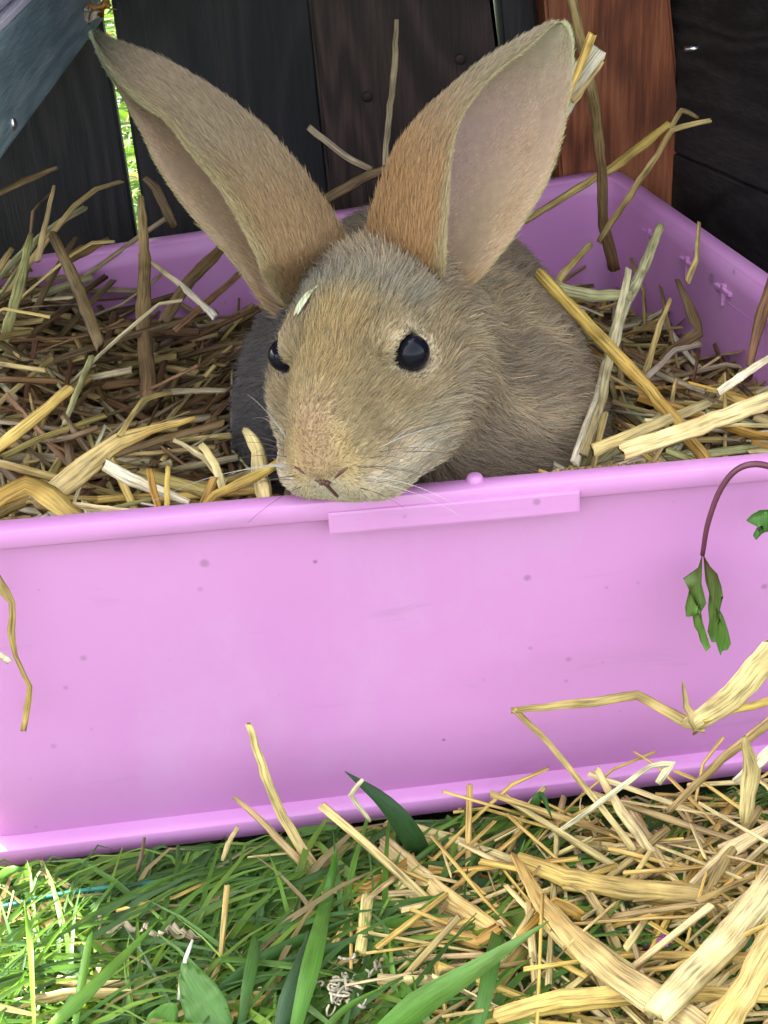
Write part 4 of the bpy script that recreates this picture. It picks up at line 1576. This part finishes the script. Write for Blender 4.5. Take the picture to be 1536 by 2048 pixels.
hero([gz(785, 1808, .6), gz(860, 1850, .7), gz(955, 1888, .8), gz(992, 1862, 1.0)], [14, 26, 28, 26], 'tan', 'ragged bent straw in the middle of the grass', .25, 'amber', rough=2)
hero([gz(1000, 2030, 1.2), gz(1120, 1998, 1.3), gz(1280, 1985, 1.3), gz(1550, 1992, 1.4)], [34, 42, 36, 30], 'gold', 'long golden straw lying along the bottom right', .3)
hero([gz(1085, 1850, .6), gz(1000, 1960, .8), gz(960, 2030, .8)], [30, 34, 30], 'tan', 'dull straw half buried under the longest one', .3, 'gold')
hero([gz(736, 1790, .7), gz(722, 1900, .9)], [26, 24], (.66, .60, .22), 'short yellow straw cut standing in the grass', .5)
hero([gz(640, 1768, .4), gz(735, 1780, .6), gz(830, 1725, .6)], [20, 22, 30], 'amber', 'amber straw folded beside the grass clump', .3)
hero([gz(780, 1895, .5), gz(840, 1915, .6), gz(900, 1935, .6)], [14, 18, 12], 'cream', 'small cream straw below the ragged bent one', .4)
hero([gz(760, 1960, .8), gz(830, 1965, .8), gz(920, 1950, .8)], [26, 28, 20], (.58, .52, .22), 'short flat yellowish straw near the seed fluff', .2)
hero([gz(1120, 1670, .2), gz(1230, 1700, .4), gz(1400, 1690, .5)], [16, 24, 22], 'cream', 'cream straw lying along the tray foot at the right', .4)
hero([gz(1390, 1770, .9), gz(1460, 1700, 1.0), gz(1550, 1650, 1.1)], [26, 30, 24], 'cream', 'cream straw rising to the right edge below the tray', .3)
hero([gz(1180, 1790, .9), gz(1215, 1850, .8), gz(1240, 1900, .7)], [18, 22, 14], 'tan', 'short tan straw wedged between two broad ones', .4)
hero([gz(1250, 1600, .6), gz(1300, 1680, .7), gz(1350, 1760, .8)], [16, 22, 20], 'cream', 'straight cream straw lying among the right litter', .4)
hero([gz(1040, 1870, 1.3), gz(1110, 1800, 1.3), gz(1160, 1830, 1.0)], [12, 22, 24], 'amber', 'amber scrap tucked under the folded broad straw', .3)
hero([gz(1520, 1620, 1.0), gz(1440, 1740, 1.0), gz(1385, 1850, .8)], [18, 22, 16], 'tan', 'tan straw crossing the right litter towards the edge', .4)
hero([gz(1010, 1650, .0), gz(1000, 1690, .1), gz(980, 1740, .2)], [14, 18, 16], 'gold', 'short gold straw end by the tray foot', .4)
hero([gz(40, 2005, .8), gz(160, 1985, .8), gz(300, 1990, .8)], [22, 26, 18], 'cream', 'sunlit straw lying flat at the lower left', .3)
hero([gz(120, 1960, .7), gz(200, 1975, .8), gz(285, 1960, .8)], [20, 26, 10], 'cream', 'sunlit straw chip at the lower left', .3)
hero([gz(60, 1720, -.3), gz(150, 1690, -.2), gz(205, 1720 - 50, -.1)], [12, 14, 8], 'tan', 'thin tan straw lying under the tray\'s left foot', .4)

# ---- loose litter on the ground: the largest pieces singly, the rest together
lit = MB()
made = 0
cand = []
for q in range(720):
    px = 1536 * (rng.beta(2.0, 1.15) if rng.random() < .86 else rng.random()) * 1.08 - 20
    base_y = 1735 - 187 * px / 1536
    py = base_y + 25 + (2090 - base_y) * rng.random() ** .9
    if px < 700 and rng.random() < .8:
        continue
    big = rng.random()
    cand.append((px, py, big))
cand.sort(key=lambda c: c[2])
for qi, (px, py, big) in enumerate(cand):
    top = qi > len(cand) - 150
    z = rng.uniform(-.8, .15) if not top else rng.uniform(.1, .6)
    if px > 900:
        z += .35
    p = at(px, py, z=z)
    ln = rng.uniform(1.0, 2.6) + (4.4 * big if px > 700 else .2)
    a = rng.normal(.0, .75) + (0 if rng.random() < .7 else 1.2)
    n = 6
    t = np.linspace(-.5, .5, n)
    P = p + np.outer(t * ln, (math.cos(a), math.sin(a), 0))
    P[:, 2] += rng.normal() * .25 * t * ln + rng.normal() * .3 * (.25 - t ** 2)
    P[:, 1] = np.minimum(P[:, 1], .35)
    if rng.random() < .35:
        P[3:, 1] += np.linspace(0, 1, 3) * rng.normal() * .5
        P[3:, 2] += np.linspace(0, 1, 3) * rng.normal() * .4
    cn = ['cream', 'cream', 'gold', 'gold', 'cream', 'gold', 'cream', 'tan'][rng.integers(0, 8)]
    w = rng.uniform(.05, .19) * (.6 + .7 * big)
    V, Fc, c, u = straw_mesh(P, w, C(cn), rng.uniform(.12, .5), None, k=6, rough=1.4)
    if top and made < 110:
        low = py > 1850
        zn = ('in the bottom right litter' if low else 'in litter below the tray\'s right') if px > 1200 else \
             ('at the bottom centre right' if low else 'in litter below the tray\'s middle') if px > 760 else \
             ('in the grass at the lower left' if low else 'in grass below the tray\'s left')
        tag(mobj('straw_piece', V, Fc, M_STRAW, cols=c, uvw=u), describe(P, w, cn, zn), 'straw', 'loose straw ' + zn)
        made += 1
    else:
        lit.add(V, Fc, c, u)
o = lit.build('straw_litter', M_STRAW, kind='stuff')
o['label'] = 'short straw chaff scattered through the grass before the tray'
o['category'] = 'straw'

# pieces that look alike and lie together: tell them apart by their order
by = {}
for o in list(COL.objects):
    if o.name.startswith('straw_piece'):
        by.setdefault(o['label'], []).append(o)
for lab, os_ in by.items():
    os_.sort(key=lambda q: float((np.array(q.location) / S - CAM) @ CR / ((np.array(q.location) / S - CAM) @ CF)))
    words = {2: ['left-hand', 'right-hand'], 3: ['left-hand', 'middle', 'right-hand'], 4: ['leftmost', 'second', 'third', 'rightmost'], 5: ['leftmost', 'second', 'middle', 'fourth', 'rightmost']}.get(len(os_))
    if words:
        for o, w in zip(os_, words):
            o['label'] = w + ' ' + lab
    for o in os_:
        q = o['label'].split()
        if len(q) > 16:
            q = [z for z in q if z not in ('dull', 'medium')]
        o['label'] = ' '.join(q[:1] + [z for z in q[1:] if z != 'piece'] if len(q) > 16 else q)
# ------------------------------------------------------------------ grass
def blade_mesh(P, w, col, up, tip=None, fold=.25):
    P = np.asarray(P, float)
    n = len(P)
    T, Sd, N = frames(P, up)
    w = np.broadcast_to(np.asarray(w, float), (n,))
    V = np.zeros((n, 3, 3))
    V[:, 0] = P - Sd * w[:, None] * .5 + N * (fold * w * .5)[:, None]
    V[:, 1] = P
    V[:, 2] = P + Sd * w[:, None] * .5 + N * (fold * w * .5)[:, None]
    Fc = []
    for i in range(n - 1):
        for j in range(2):
            Fc.append([i * 3 + j, i * 3 + j + 1, (i + 1) * 3 + j + 1, (i + 1) * 3 + j])
    L = np.concatenate([[0], np.cumsum(np.linalg.norm(np.diff(P, axis=0), axis=1))])
    _sid[0] += 1
    uvw = np.zeros((n, 3, 3))
    uvw[:, :, 0] = np.array([-.5, 0, .5])[None] * w.max() + _sid[0] * 2.3
    uvw[:, :, 1] = L[:, None]
    uvw[:, :, 2] = _sid[0]
    c = np.tile(np.asarray(col, float), (n, 3, 1))
    if tip is not None:
        t = (L / L[-1])[:, None, None]
        c = c * (1 - t) + np.asarray(tip) * t
    return V.reshape(-1, 3), Fc, c.reshape(-1, 3), uvw.reshape(-1, 3)


GREENS = [(.068, .168, .020), (.092, .21, .022), (.048, .12, .020), (.12, .25, .025), (.062, .14, .035), (.16, .28, .03)]


def gcol():
    if rng.random() < .07:
        return np.array([.34, .27, .12]) * rng.uniform(.7, 1.2)
    return np.array(GREENS[rng.integers(0, len(GREENS))]) * rng.uniform(.75, 1.25)


def taper(n, w, p=1.3):
    t = np.linspace(0, 1, n)
    return w * np.clip((1 - t ** 2.2) * (.55 + .45 * np.minimum(1, t * 4)), .03, 1)


lawn = MB()


def scatter(mb, n, sampler, lmin, lmax, wmin, wmax, lean):
    for q in range(n):
        x, y, hmax = sampler()
        ln = rng.uniform(lmin, lmax)
        d = np.array([lean[0] + rng.normal() * .8, lean[1] + rng.normal() * .7, 0])
        d = nrm(d) * rng.uniform(.45, 1.1)
        n_ = 6
        t = np.linspace(0, 1, n_)[:, None]
        h = rng.uniform(.5, 1.1)
        P = np.array([x, y, GZ - .1]) + d * ln * (.35 * t + .65 * t ** 2) + np.array([0, 0, 1]) * ln * h * (t - .62 * t ** 2.2)
        P += np.cumsum(rng.normal(size=P.shape) * .03, axis=0)
        top = P[:, 2].max()
        if top > hmax:
            P[:, 2] = GZ - .1 + (P[:, 2] - GZ + .1) * (hmax - GZ + .1) / (top - GZ + .1)
        if y < 12:
            lim = np.where(P[:, 2] > -.05, .25, .9)
            P[:, 1] = np.minimum(P[:, 1], lim)
        w = taper(n_, rng.uniform(wmin, wmax) * (1.7 if rng.random() < .12 else 1))
        V, Fc, c, u = blade_mesh(P, w, gcol(), nrm(np.array([rng.normal() * .3, -.7, .6])), fold=rng.uniform(.0, .5))
        mb.add(V, Fc, c, u)


def s_front():
    while True:
        x, y = rng.uniform(-7, 32), rng.uniform(-10, .9)
        right = float(smst(11, 15, np.array([x]))[0])
        if rng.random() < .55 * right:
            continue
        near = float(smst(-3.5, .5, np.array([y]))[0])
        return x, y, 1.0 - .85 * near - .5 * right


scatter(lawn, 7000, s_front, 2.4, 6.5, .09, .28, (.75, .35))
o = lawn.build('grass', M_GRASS, kind='stuff')
o['label'] = 'short green grass in front of the tray'
o['category'] = 'grass'
far = MB()


def s_back():
    y = 48 + 95 * rng.random()
    c = 4.7 - .105 * (y - FY) if rng.random() < .7 else 18.7 + .165 * (y - FY)
    return c + rng.normal() * 5, y, 8.0


scatter(far, 7500, s_back, 3.0, 7.0, .25, .55, (.1, 0))
o = far.build('lawn_grass', M_GRASS, kind='stuff')
o['label'] = 'sunlit lawn grass seen through the gap in the fence'
o['category'] = 'grass'


def gblade(pts, w_px, col, label, tipc=None, tip_first=False, fold=.2, taperp=True):
    P = np.array([at(q[0], q[1], y=q[2]) if q[2] is not None else at(q[0], q[1], z=q[3]) for q in pts])
    dep = np.mean([vdepth(p) for p in P])
    w = w_px / F_PX * dep
    n = 12
    Q = catmull(P, n)
    wt = taper(n, w) if taperp else np.full(n, w)
    V, Fc, c, u = blade_mesh(Q, wt, np.array(col), nrm(-CF + rng.normal(size=3) * .2), tipc, fold)
    o = mobj('grass_blade', V, Fc, M_GRASS, cols=c, uvw=u)
    md = o.modifiers.new('thickness', 'SOLIDIFY')
    md.thickness = .00012
    return tag(o, label, 'grass')


gblade([gz(858, 1735, -.3), (815, 1660, -1.0), (765, 1600, -.9), (690, 1543, -.7)], 50, (.045, .12, .03), 'dark green pointed grass blade lying against the tray front', (.03, .08, .03))
gblade([gz(755, 2070, 1.6), gz(850, 1998, 2.0), gz(960, 1930, 2.2), gz(1098, 1842, 2.4)], 66, (.12, .30, .035), 'broad bright grass blade slanting up at the bottom centre', (.24, .40, .12))
gblade([gz(590, 2060, 1.0), gz(630, 1900, 1.6), (658, 1780, -2.0), (674, 1690, -1.8)], 40, (.10, .25, .025), 'tall bright upright grass blade left of centre', (.08, .22, .03))
gblade([gz(955, 2060, 1.2), gz(985, 1920, 1.6), (1012, 1800, -2.4), (1050, 1678, -2.0)], 34, (.085, .21, .03), 'upright grass blade rising through the folded straw', None)
gblade([gz(480, 2060, .8), gz(505, 1920, 1.2), (525, 1830, -2.2), (548, 1765, -2.0)], 26, (.07, .18, .03), 'slim grass blade left of the tall bright one', None)
gblade([gz(812, 2055, 1.4), (824, 1960, -4.2), (815, 1840, -3.6)], 18, (.04, .10, .03), 'thin dark grass blade over the broad bright one', None)
gblade([gz(95, 2060, 1.0), gz(200, 1960, 1.4), gz(322, 1835, 1.4)], 30, (.13, .28, .03), 'sunlit grass blade crossing the lower left', None)
gblade([gz(70, 2060, 1.2), (62, 1900, -3.4), (48, 1800, -2.8)], 22, (.16, .32, .04), 'upright sunlit grass blade at the lower left', None)
gblade([gz(-10, 1760, .0), (20, 1740, -.9), (55, 1738, -.9)], 20, (.09, .22, .03), 'short bright grass tip under the tray\'s left end', None)
gblade([gz(150, 2050, 1.1), gz(175, 1900, 1.2), (185, 1860, -3.0)], 20, (.13, .3, .03), 'narrow sunlit grass blade beside the flat straw', None)
gblade([gz(560, 2060, .8), gz(590, 1960, 1.2), (620, 1860, -3.6)], 44, (.07, .15, .06), 'dull blue green grass blade at the bottom', (.09, .17, .08))
gblade([gz(640, 2070, 1.2), gz(700, 2010, 1.3), gz(800, 1960, 1.2)], 16, (.14, .30, .05), 'light curved grass blade under the seed fluff', None)
gblade([gz(1060, 1660, -.1), (1070, 1605, -.7), (1085, 1592, -.6), (1105, 1640, -.9)], 22, (.05, .13, .025), 'arched grass blade touching the tray foot', None)
gblade([gz(430, 1990, .8), gz(560, 1900, .9), gz(720, 1830, .8)], 36, (.055, .15, .025), 'long low grass blade lying across the clump', None)
gblade([gz(560, 1930, .8), gz(700, 1890, .8), gz(880, 1850, .7)], 34, (.05, .135, .025), 'flat dark grass blade running right under the straw', None)
gblade([gz(1480, 1900, .8), gz(1500, 1860, .9), gz(1545, 1830, .9)], 30, (.05, .14, .03), 'small green blade among the right litter', None)
# ------------------------------------------------------------------ small things
def leaf_mesh(outline, P0, ax, sd, nm, cup=.15, th=.02, vein=True):
    """flat lobed leaf: outline in leaf units (along, across) -> thick, cupped sheet"""
    O = np.array(outline, float)
    c = np.array([O[:, 0].mean(), 0.0])
    V, Fc = [], []
    rings_ = [1.0, .7, .4, .12]
    for lay in (0, 1):
        for r in rings_:
            q = c + (O - c) * r
            hgt = cup * (q[:, 1] ** 2) * 4 + .04 * np.sin(q[:, 0] * 14) * r - (th if lay else 0) * (1 if r < .99 else .3)
            V.append(P0 + np.outer(q[:, 0], ax) + np.outer(q[:, 1], sd) + np.outer(hgt, nm))
    m, kk = len(O), len(rings_)
    for lay in (0, 1):
        b = lay * m * kk
        for i in range(kk - 1):
            for j in range(m):
                f = [b + i * m + j, b + i * m + (j + 1) % m, b + (i + 1) * m + (j + 1) % m, b + (i + 1) * m + j]
                Fc.append(f if lay == 0 else f[::-1])
        Fc.append([b + (kk - 1) * m + j for j in range(m)] if lay == 0 else [b + (kk - 1) * m + j for j in range(m)][::-1])
    for j in range(m):
        Fc.append([j, m * kk + j, m * kk + (j + 1) % m, (j + 1) % m])
    V = np.concatenate(V)
    uvw = np.column_stack([(V - P0) @ sd, (V - P0) @ ax, np.zeros(len(V))])
    return V, Fc, uvw


# wilted sprig hanging over the front rim
sprig = empty('wilted_sprig', at(1410, 1120, y=-.6), 'wilted leaf sprig with a dark red stem drooping over the tray rim', 'sprig')
stem = catmull([at(1560, 938, y=-.9), at(1510, 928, y=-.9), at(1470, 942, y=-.8), at(1438, 985, y=-.7), at(1415, 1050, y=-.65), at(1405, 1110, y=-.6)], 22)
V, Fc = tube(stem, np.linspace(.085, .06, 22), 8)
mobj('stem', V, Fc, M_STEM, sprig)


def px_leaf(poly, y, cols, name, parent, bulge=.12):
    """hanging leaf from its outline, with folds and thickness"""
    P = np.array([at(a, b, y=y) for a, b in poly])
    c0 = P.mean(0)
    V, Fc = [], []
    m = len(P)
    rr_ = [1, .72, .42, .15]
    for lay in (0, 1):
        for r in rr_:
            q = c0 + (P - c0) * r
            ph = np.linspace(0, 2 * math.pi, m, endpoint=False)
            dy = -bulge * (1 - r ** 2) + .05 * np.sin(ph * 5 + r * 4) * r
            q = q + np.outer(dy + lay * .03, (0, 1, 0))
            V.append(q)
    kk = len(rr_)
    for lay in (0, 1):
        b = lay * m * kk
        for i in range(kk - 1):
            for j in range(m):
                f = [b + i * m + j, b + i * m + (j + 1) % m, b + (i + 1) * m + (j + 1) % m, b + (i + 1) * m + j]
                Fc.append(f if lay else f[::-1])
        Fc.append([b + (kk - 1) * m + j for j in range(m)])
    for j in range(m):
        Fc.append([j, m * kk + j, m * kk + (j + 1) % m, (j + 1) % m])
    V = np.concatenate(V)
    t = np.clip((V[:, 2].max() - V[:, 2]) / (np.ptp(V[:, 2]) + 1e-6), 0, 1)
    col = lerp(np.tile(np.array(cols[0]), (len(V), 1)), cols[1], t ** .6)
    uvw = np.column_stack([V[:, 0] * 1.0, V[:, 2] * .5, V[:, 1]])
    return mobj(name, V, Fc, M_GRASS, parent, cols=col, uvw=uvw)


px_leaf([(1404, 1108), (1396, 1135), (1368, 1160), (1388, 1150), (1376, 1185), (1370, 1215), (1374, 1236), (1385, 1232), (1388, 1252), (1396, 1265), (1402, 1285), (1412, 1304), (1420, 1292), (1412, 1270), (1405, 1240), (1402, 1222), (1412, 1205), (1408, 1185), (1404, 1170)],
        -.62, ((.12, .10, .045), (.15, .32, .06)), 'leaf', sprig)
px_leaf([(1406, 1108), (1420, 1132), (1436, 1150), (1444, 1175), (1446, 1192), (1438, 1192), (1434, 1210), (1448, 1235), (1456, 1260), (1461, 1285), (1456, 1300), (1446, 1304), (1441, 1312), (1436, 1298), (1432, 1284), (1424, 1286), (1416, 1265), (1418, 1240), (1416, 1215), (1420, 1190), (1412, 1165)],
        -.58, ((.14, .08, .05), (.14, .33, .06)), 'leaf', sprig)
leaf2 = px_leaf([(1545, 1018), (1520, 1022), (1505, 1030), (1492, 1040), (1504, 1047), (1522, 1046), (1514, 1060), (1506, 1072), (1512, 1080), (1524, 1070), (1530, 1062), (1545, 1066)],
                -.7, ((.11, .26, .06), (.10, .24, .06)), 'green_leaf', None)
tag(leaf2, 'small lobed green leaf at the right edge before the tray front', 'leaf')

# broad leaved weed at the bottom
weed = empty('broadleaf_weed', at(400, 2060, z=.0), 'broad smooth green weed leaves in the grass at the bottom', 'weed')
for (base_, tip_, wpx, zz0, zz1, cc) in (((455, 2085), (362, 1925), 92, .7, 1.5, (.075, .19, .03)), ((300, 2075), (352, 2005), 60, .5, 1.1, (.11, .26, .035)), ((500, 2090), (440, 2030), 50, .4, .7, (.06, .16, .03))):
    a, b = at(*base_, z=zz0), at(*tip_, z=zz1)
    ax = b - a
    ln = np.linalg.norm(ax)
    ax = ax / ln
    sd = nrm(np.cross(ax, -CF))
    nm = np.cross(sd, ax)
    wv = wpx / F_PX * vdepth(a)
    t = np.linspace(0, 1, 16)
    half = .5 * wv * np.sin(math.pi * np.clip(t, 0, 1) ** .8) ** .75
    outl = [(q * ln, h) for q, h in zip(t, half)] + [(q * ln, -h) for q, h in list(zip(t, half))[-2:0:-1]]
    V, Fc, uvw = leaf_mesh(outl, a, ax, sd, nm, .12, .03)
    mobj('leaf', V, Fc, M_GRASS, weed, cols=np.tile(np.array(cc), (len(V), 1)), uvw=uvw)
st = catmull([at(360, 2000, z=.8), at(368, 1930, z=1.3), at(385, 1880, z=1.5)], 6)
V, Fc = tube(st, [.07, .07, .06, .05, .05, .03], 6)
o_ = mobj('stem', V, Fc, M_STRAW, weed, cols=np.tile(np.array([.6, .6, .5]), (len(V), 1)), uvw=V * .3)

# purple clover bud in the litter
bud = empty('flower_bud', at(1330, 1888, z=.6), 'tiny purple flower bud half hidden in the right litter', 'flower')
c0 = at(1330, 1886, z=.7)
for k in range(14):
    a = rng.normal(size=3)
    a[2] = abs(a[2])
    d = nrm(a)
    V, Fc = tube([c0, c0 + d * .09, c0 + d * .17, c0 + d * .2], [.03, .06, .05, .01], 5, up=(0.3, .1, 1))
    mobj('petal', V, Fc, M_BUD, bud)
V, Fc = tube([c0, c0 + (-.3, .1, -.1), c0 + (-.6, .1, -.4)], [.06, .05, .04], 6)
mobj('stem', V, Fc, M_STEM, bud)

# curled pale seed fluff
fluff = empty('dry_seed_head', at(690, 1985, z=.5), 'curly whitish dried seed head lying in the grass', 'seed head')
c0 = at(690, 1975, z=.9)
for k in range(26):
    p = c0 + rng.normal(size=3) * (.42, .3, .12)
    r = rng.uniform(.08, .2)
    a0 = rng.uniform(0, 6.28)
    t = np.linspace(0, rng.uniform(2.5, 5), 10)
    u1, u2 = nrm(rng.normal(size=3)), nrm(rng.normal(size=3))
    P = p + np.outer(np.cos(t + a0) * r * (1 + t * .15), u1) + np.outer(np.sin(t + a0) * r, u2)
    V, Fc = tube(P, rng.uniform(.02, .045), 5)
    cc = np.array([.52, .47, .33]) * rng.uniform(.6, 1.25)
    mobj('curl', V, Fc, M_STRAW, fluff, cols=np.tile(cc, (len(V), 1)), uvw=V * .5)
crumb = empty('dry_leaf_scrap', at(240, 1870, z=.6), 'crumpled beige leaf scrap on the grass at the lower left', 'leaf')
for k in range(8):
    p = at(205 + 28 * k + rng.normal() * 6, 1850 + 8 * math.sin(k * 1.9) + k * 3, z=.75)
    t = np.linspace(-.5, .5, 5)
    P = p + np.outer(t * .45, nrm(rng.normal(size=3) * (1, .6, .4)))
    P[:, 2] += .1 * rng.normal(size=5)
    V, Fc, c, u = straw_mesh(P, rng.uniform(.08, .2), np.array([.46, .39, .24]) * rng.uniform(.7, 1.2), .15, None, 6, 2)
    mobj('flake', V, Fc, M_STRAW, crumb, cols=c, uvw=u)

# green coated wire lying in the grass
w_ = catmull([at(-30, 1822, z=.35), at(90, 1795, z=.4), at(180, 1780, z=.4), at(300, 1766, z=.3), at(420, 1750, z=.0)], 24)
V, Fc = tube(w_, .075, 8)
tag(mobj('green_wire', V, Fc, M_WIRE), 'green plastic coated wire lying in the grass at left', 'wire')
w_ = catmull([at(930, 1682, z=-.05), at(1010, 1672, z=.0), at(1110, 1664, z=.0)], 12)
V, Fc = tube(w_, .06, 8)
tag(mobj('green_wire', V, Fc, M_WIRE), 'short green wire end in the grass below the tray middle', 'wire')

# oat husk on the rabbit's forehead
p0 = at(617, 614, y=1.0)
for _ in range(200):
    d = float(rabbit_sdf(p0[None])[0])
    if abs(d) < .005:
        break
    v = nrm(ray(617, 614))
    p0 = p0 + v * d * .6
vn = sgrad(p0[None])[0]
p0 = p0 + vn * .16
husk = empty('oat_husk', p0, 'pale oat husk stuck to the fur on the rabbit\'s forehead', 'husk')
axd = nrm(CU * .8 + CR * .35 - vn * ((CU * .8 + CR * .35) @ vn))
for off_, wd, ln in ((-.07, .085, .36), (.06, .07, .32)):
    sdv = nrm(np.cross(axd, vn))
    t = np.linspace(-1, 1, 9)
    P = p0 + np.outer(t * ln, axd) + sdv * off_ + np.outer(.03 * (1 - t ** 2), vn)
    V, Fc = tube(P, wd * np.sqrt(np.clip(1 - t ** 2, .02, 1)), 8, flat=.55, up=vn)
    mobj('chaff', V, Fc, M_STRAW, husk, cols=np.tile(np.array([.66, .68, .45]), (len(V), 1)), uvw=(V - p0))
P = p0 + np.outer(np.linspace(.3, .62, 5), axd) + np.outer(np.linspace(0, .12, 5), CR)
V, Fc = tube(P, np.linspace(.035, .012, 5), 5, up=vn)
mobj('awn', V, Fc, M_STRAW, husk, cols=np.tile(np.array([.66, .66, .42]), (len(V), 1)), uvw=(V - p0))

# grain ear lying behind the front rim
ear_ = empty('grain_ear', at(1200, 940, y=.9), 'knobbly brown grain ear lying behind the front rim right of the rabbit', 'grain ear')
for k in range(13):
    f = k / 12
    c = at(1108 + 200 * f, 948 - 16 * f, y=1.15) + np.array([0, 0, -.05])
    for s in (-1, 1):
        d = nrm(np.array([.8, s * .5 * .3, s * .5]))
        t = np.linspace(-1, 1, 7)
        P = c + np.outer(t * .2, d) + np.array([0, 0, s * .06])
        V, Fc = tube(P, .085 * np.sqrt(np.clip(1 - t ** 2, .03, 1)), 6)
        mobj('grain', V, Fc, M_STRAW, ear_, cols=np.tile(np.array([.36, .24, .11]) * rng.uniform(.75, 1.2), (len(V), 1)), uvw=V)

# flaky dry scrap hanging by the shelf corner
scrap = empty('dry_flower_scrap', at(175, 35, y=20.5), 'flaky cream and orange dried scrap hanging at the shelf corner', 'scrap')
for k in range(11):
    f = k / 10
    p = at(155 + 60 * f + rng.normal() * 6, 48 - 42 * f + rng.normal() * 6, y=20.5) + rng.normal(size=3) * .06
    cc = (np.array([.62, .52, .38]) if k < 7 else np.array([.5, .24, .06])) * rng.uniform(.6, 1.15)
    t = np.linspace(-.5, .5, 5)
    P = p + np.outer(t * .5, nrm(rng.normal(size=3)))
    P[:, 2] += .06 * rng.normal(size=5)
    V, Fc, c, u = straw_mesh(P, rng.uniform(.15, .3), cc, .15, None, 6, 2)
    mobj('flake', V, Fc, M_STRAW, scrap, cols=c, uvw=u)
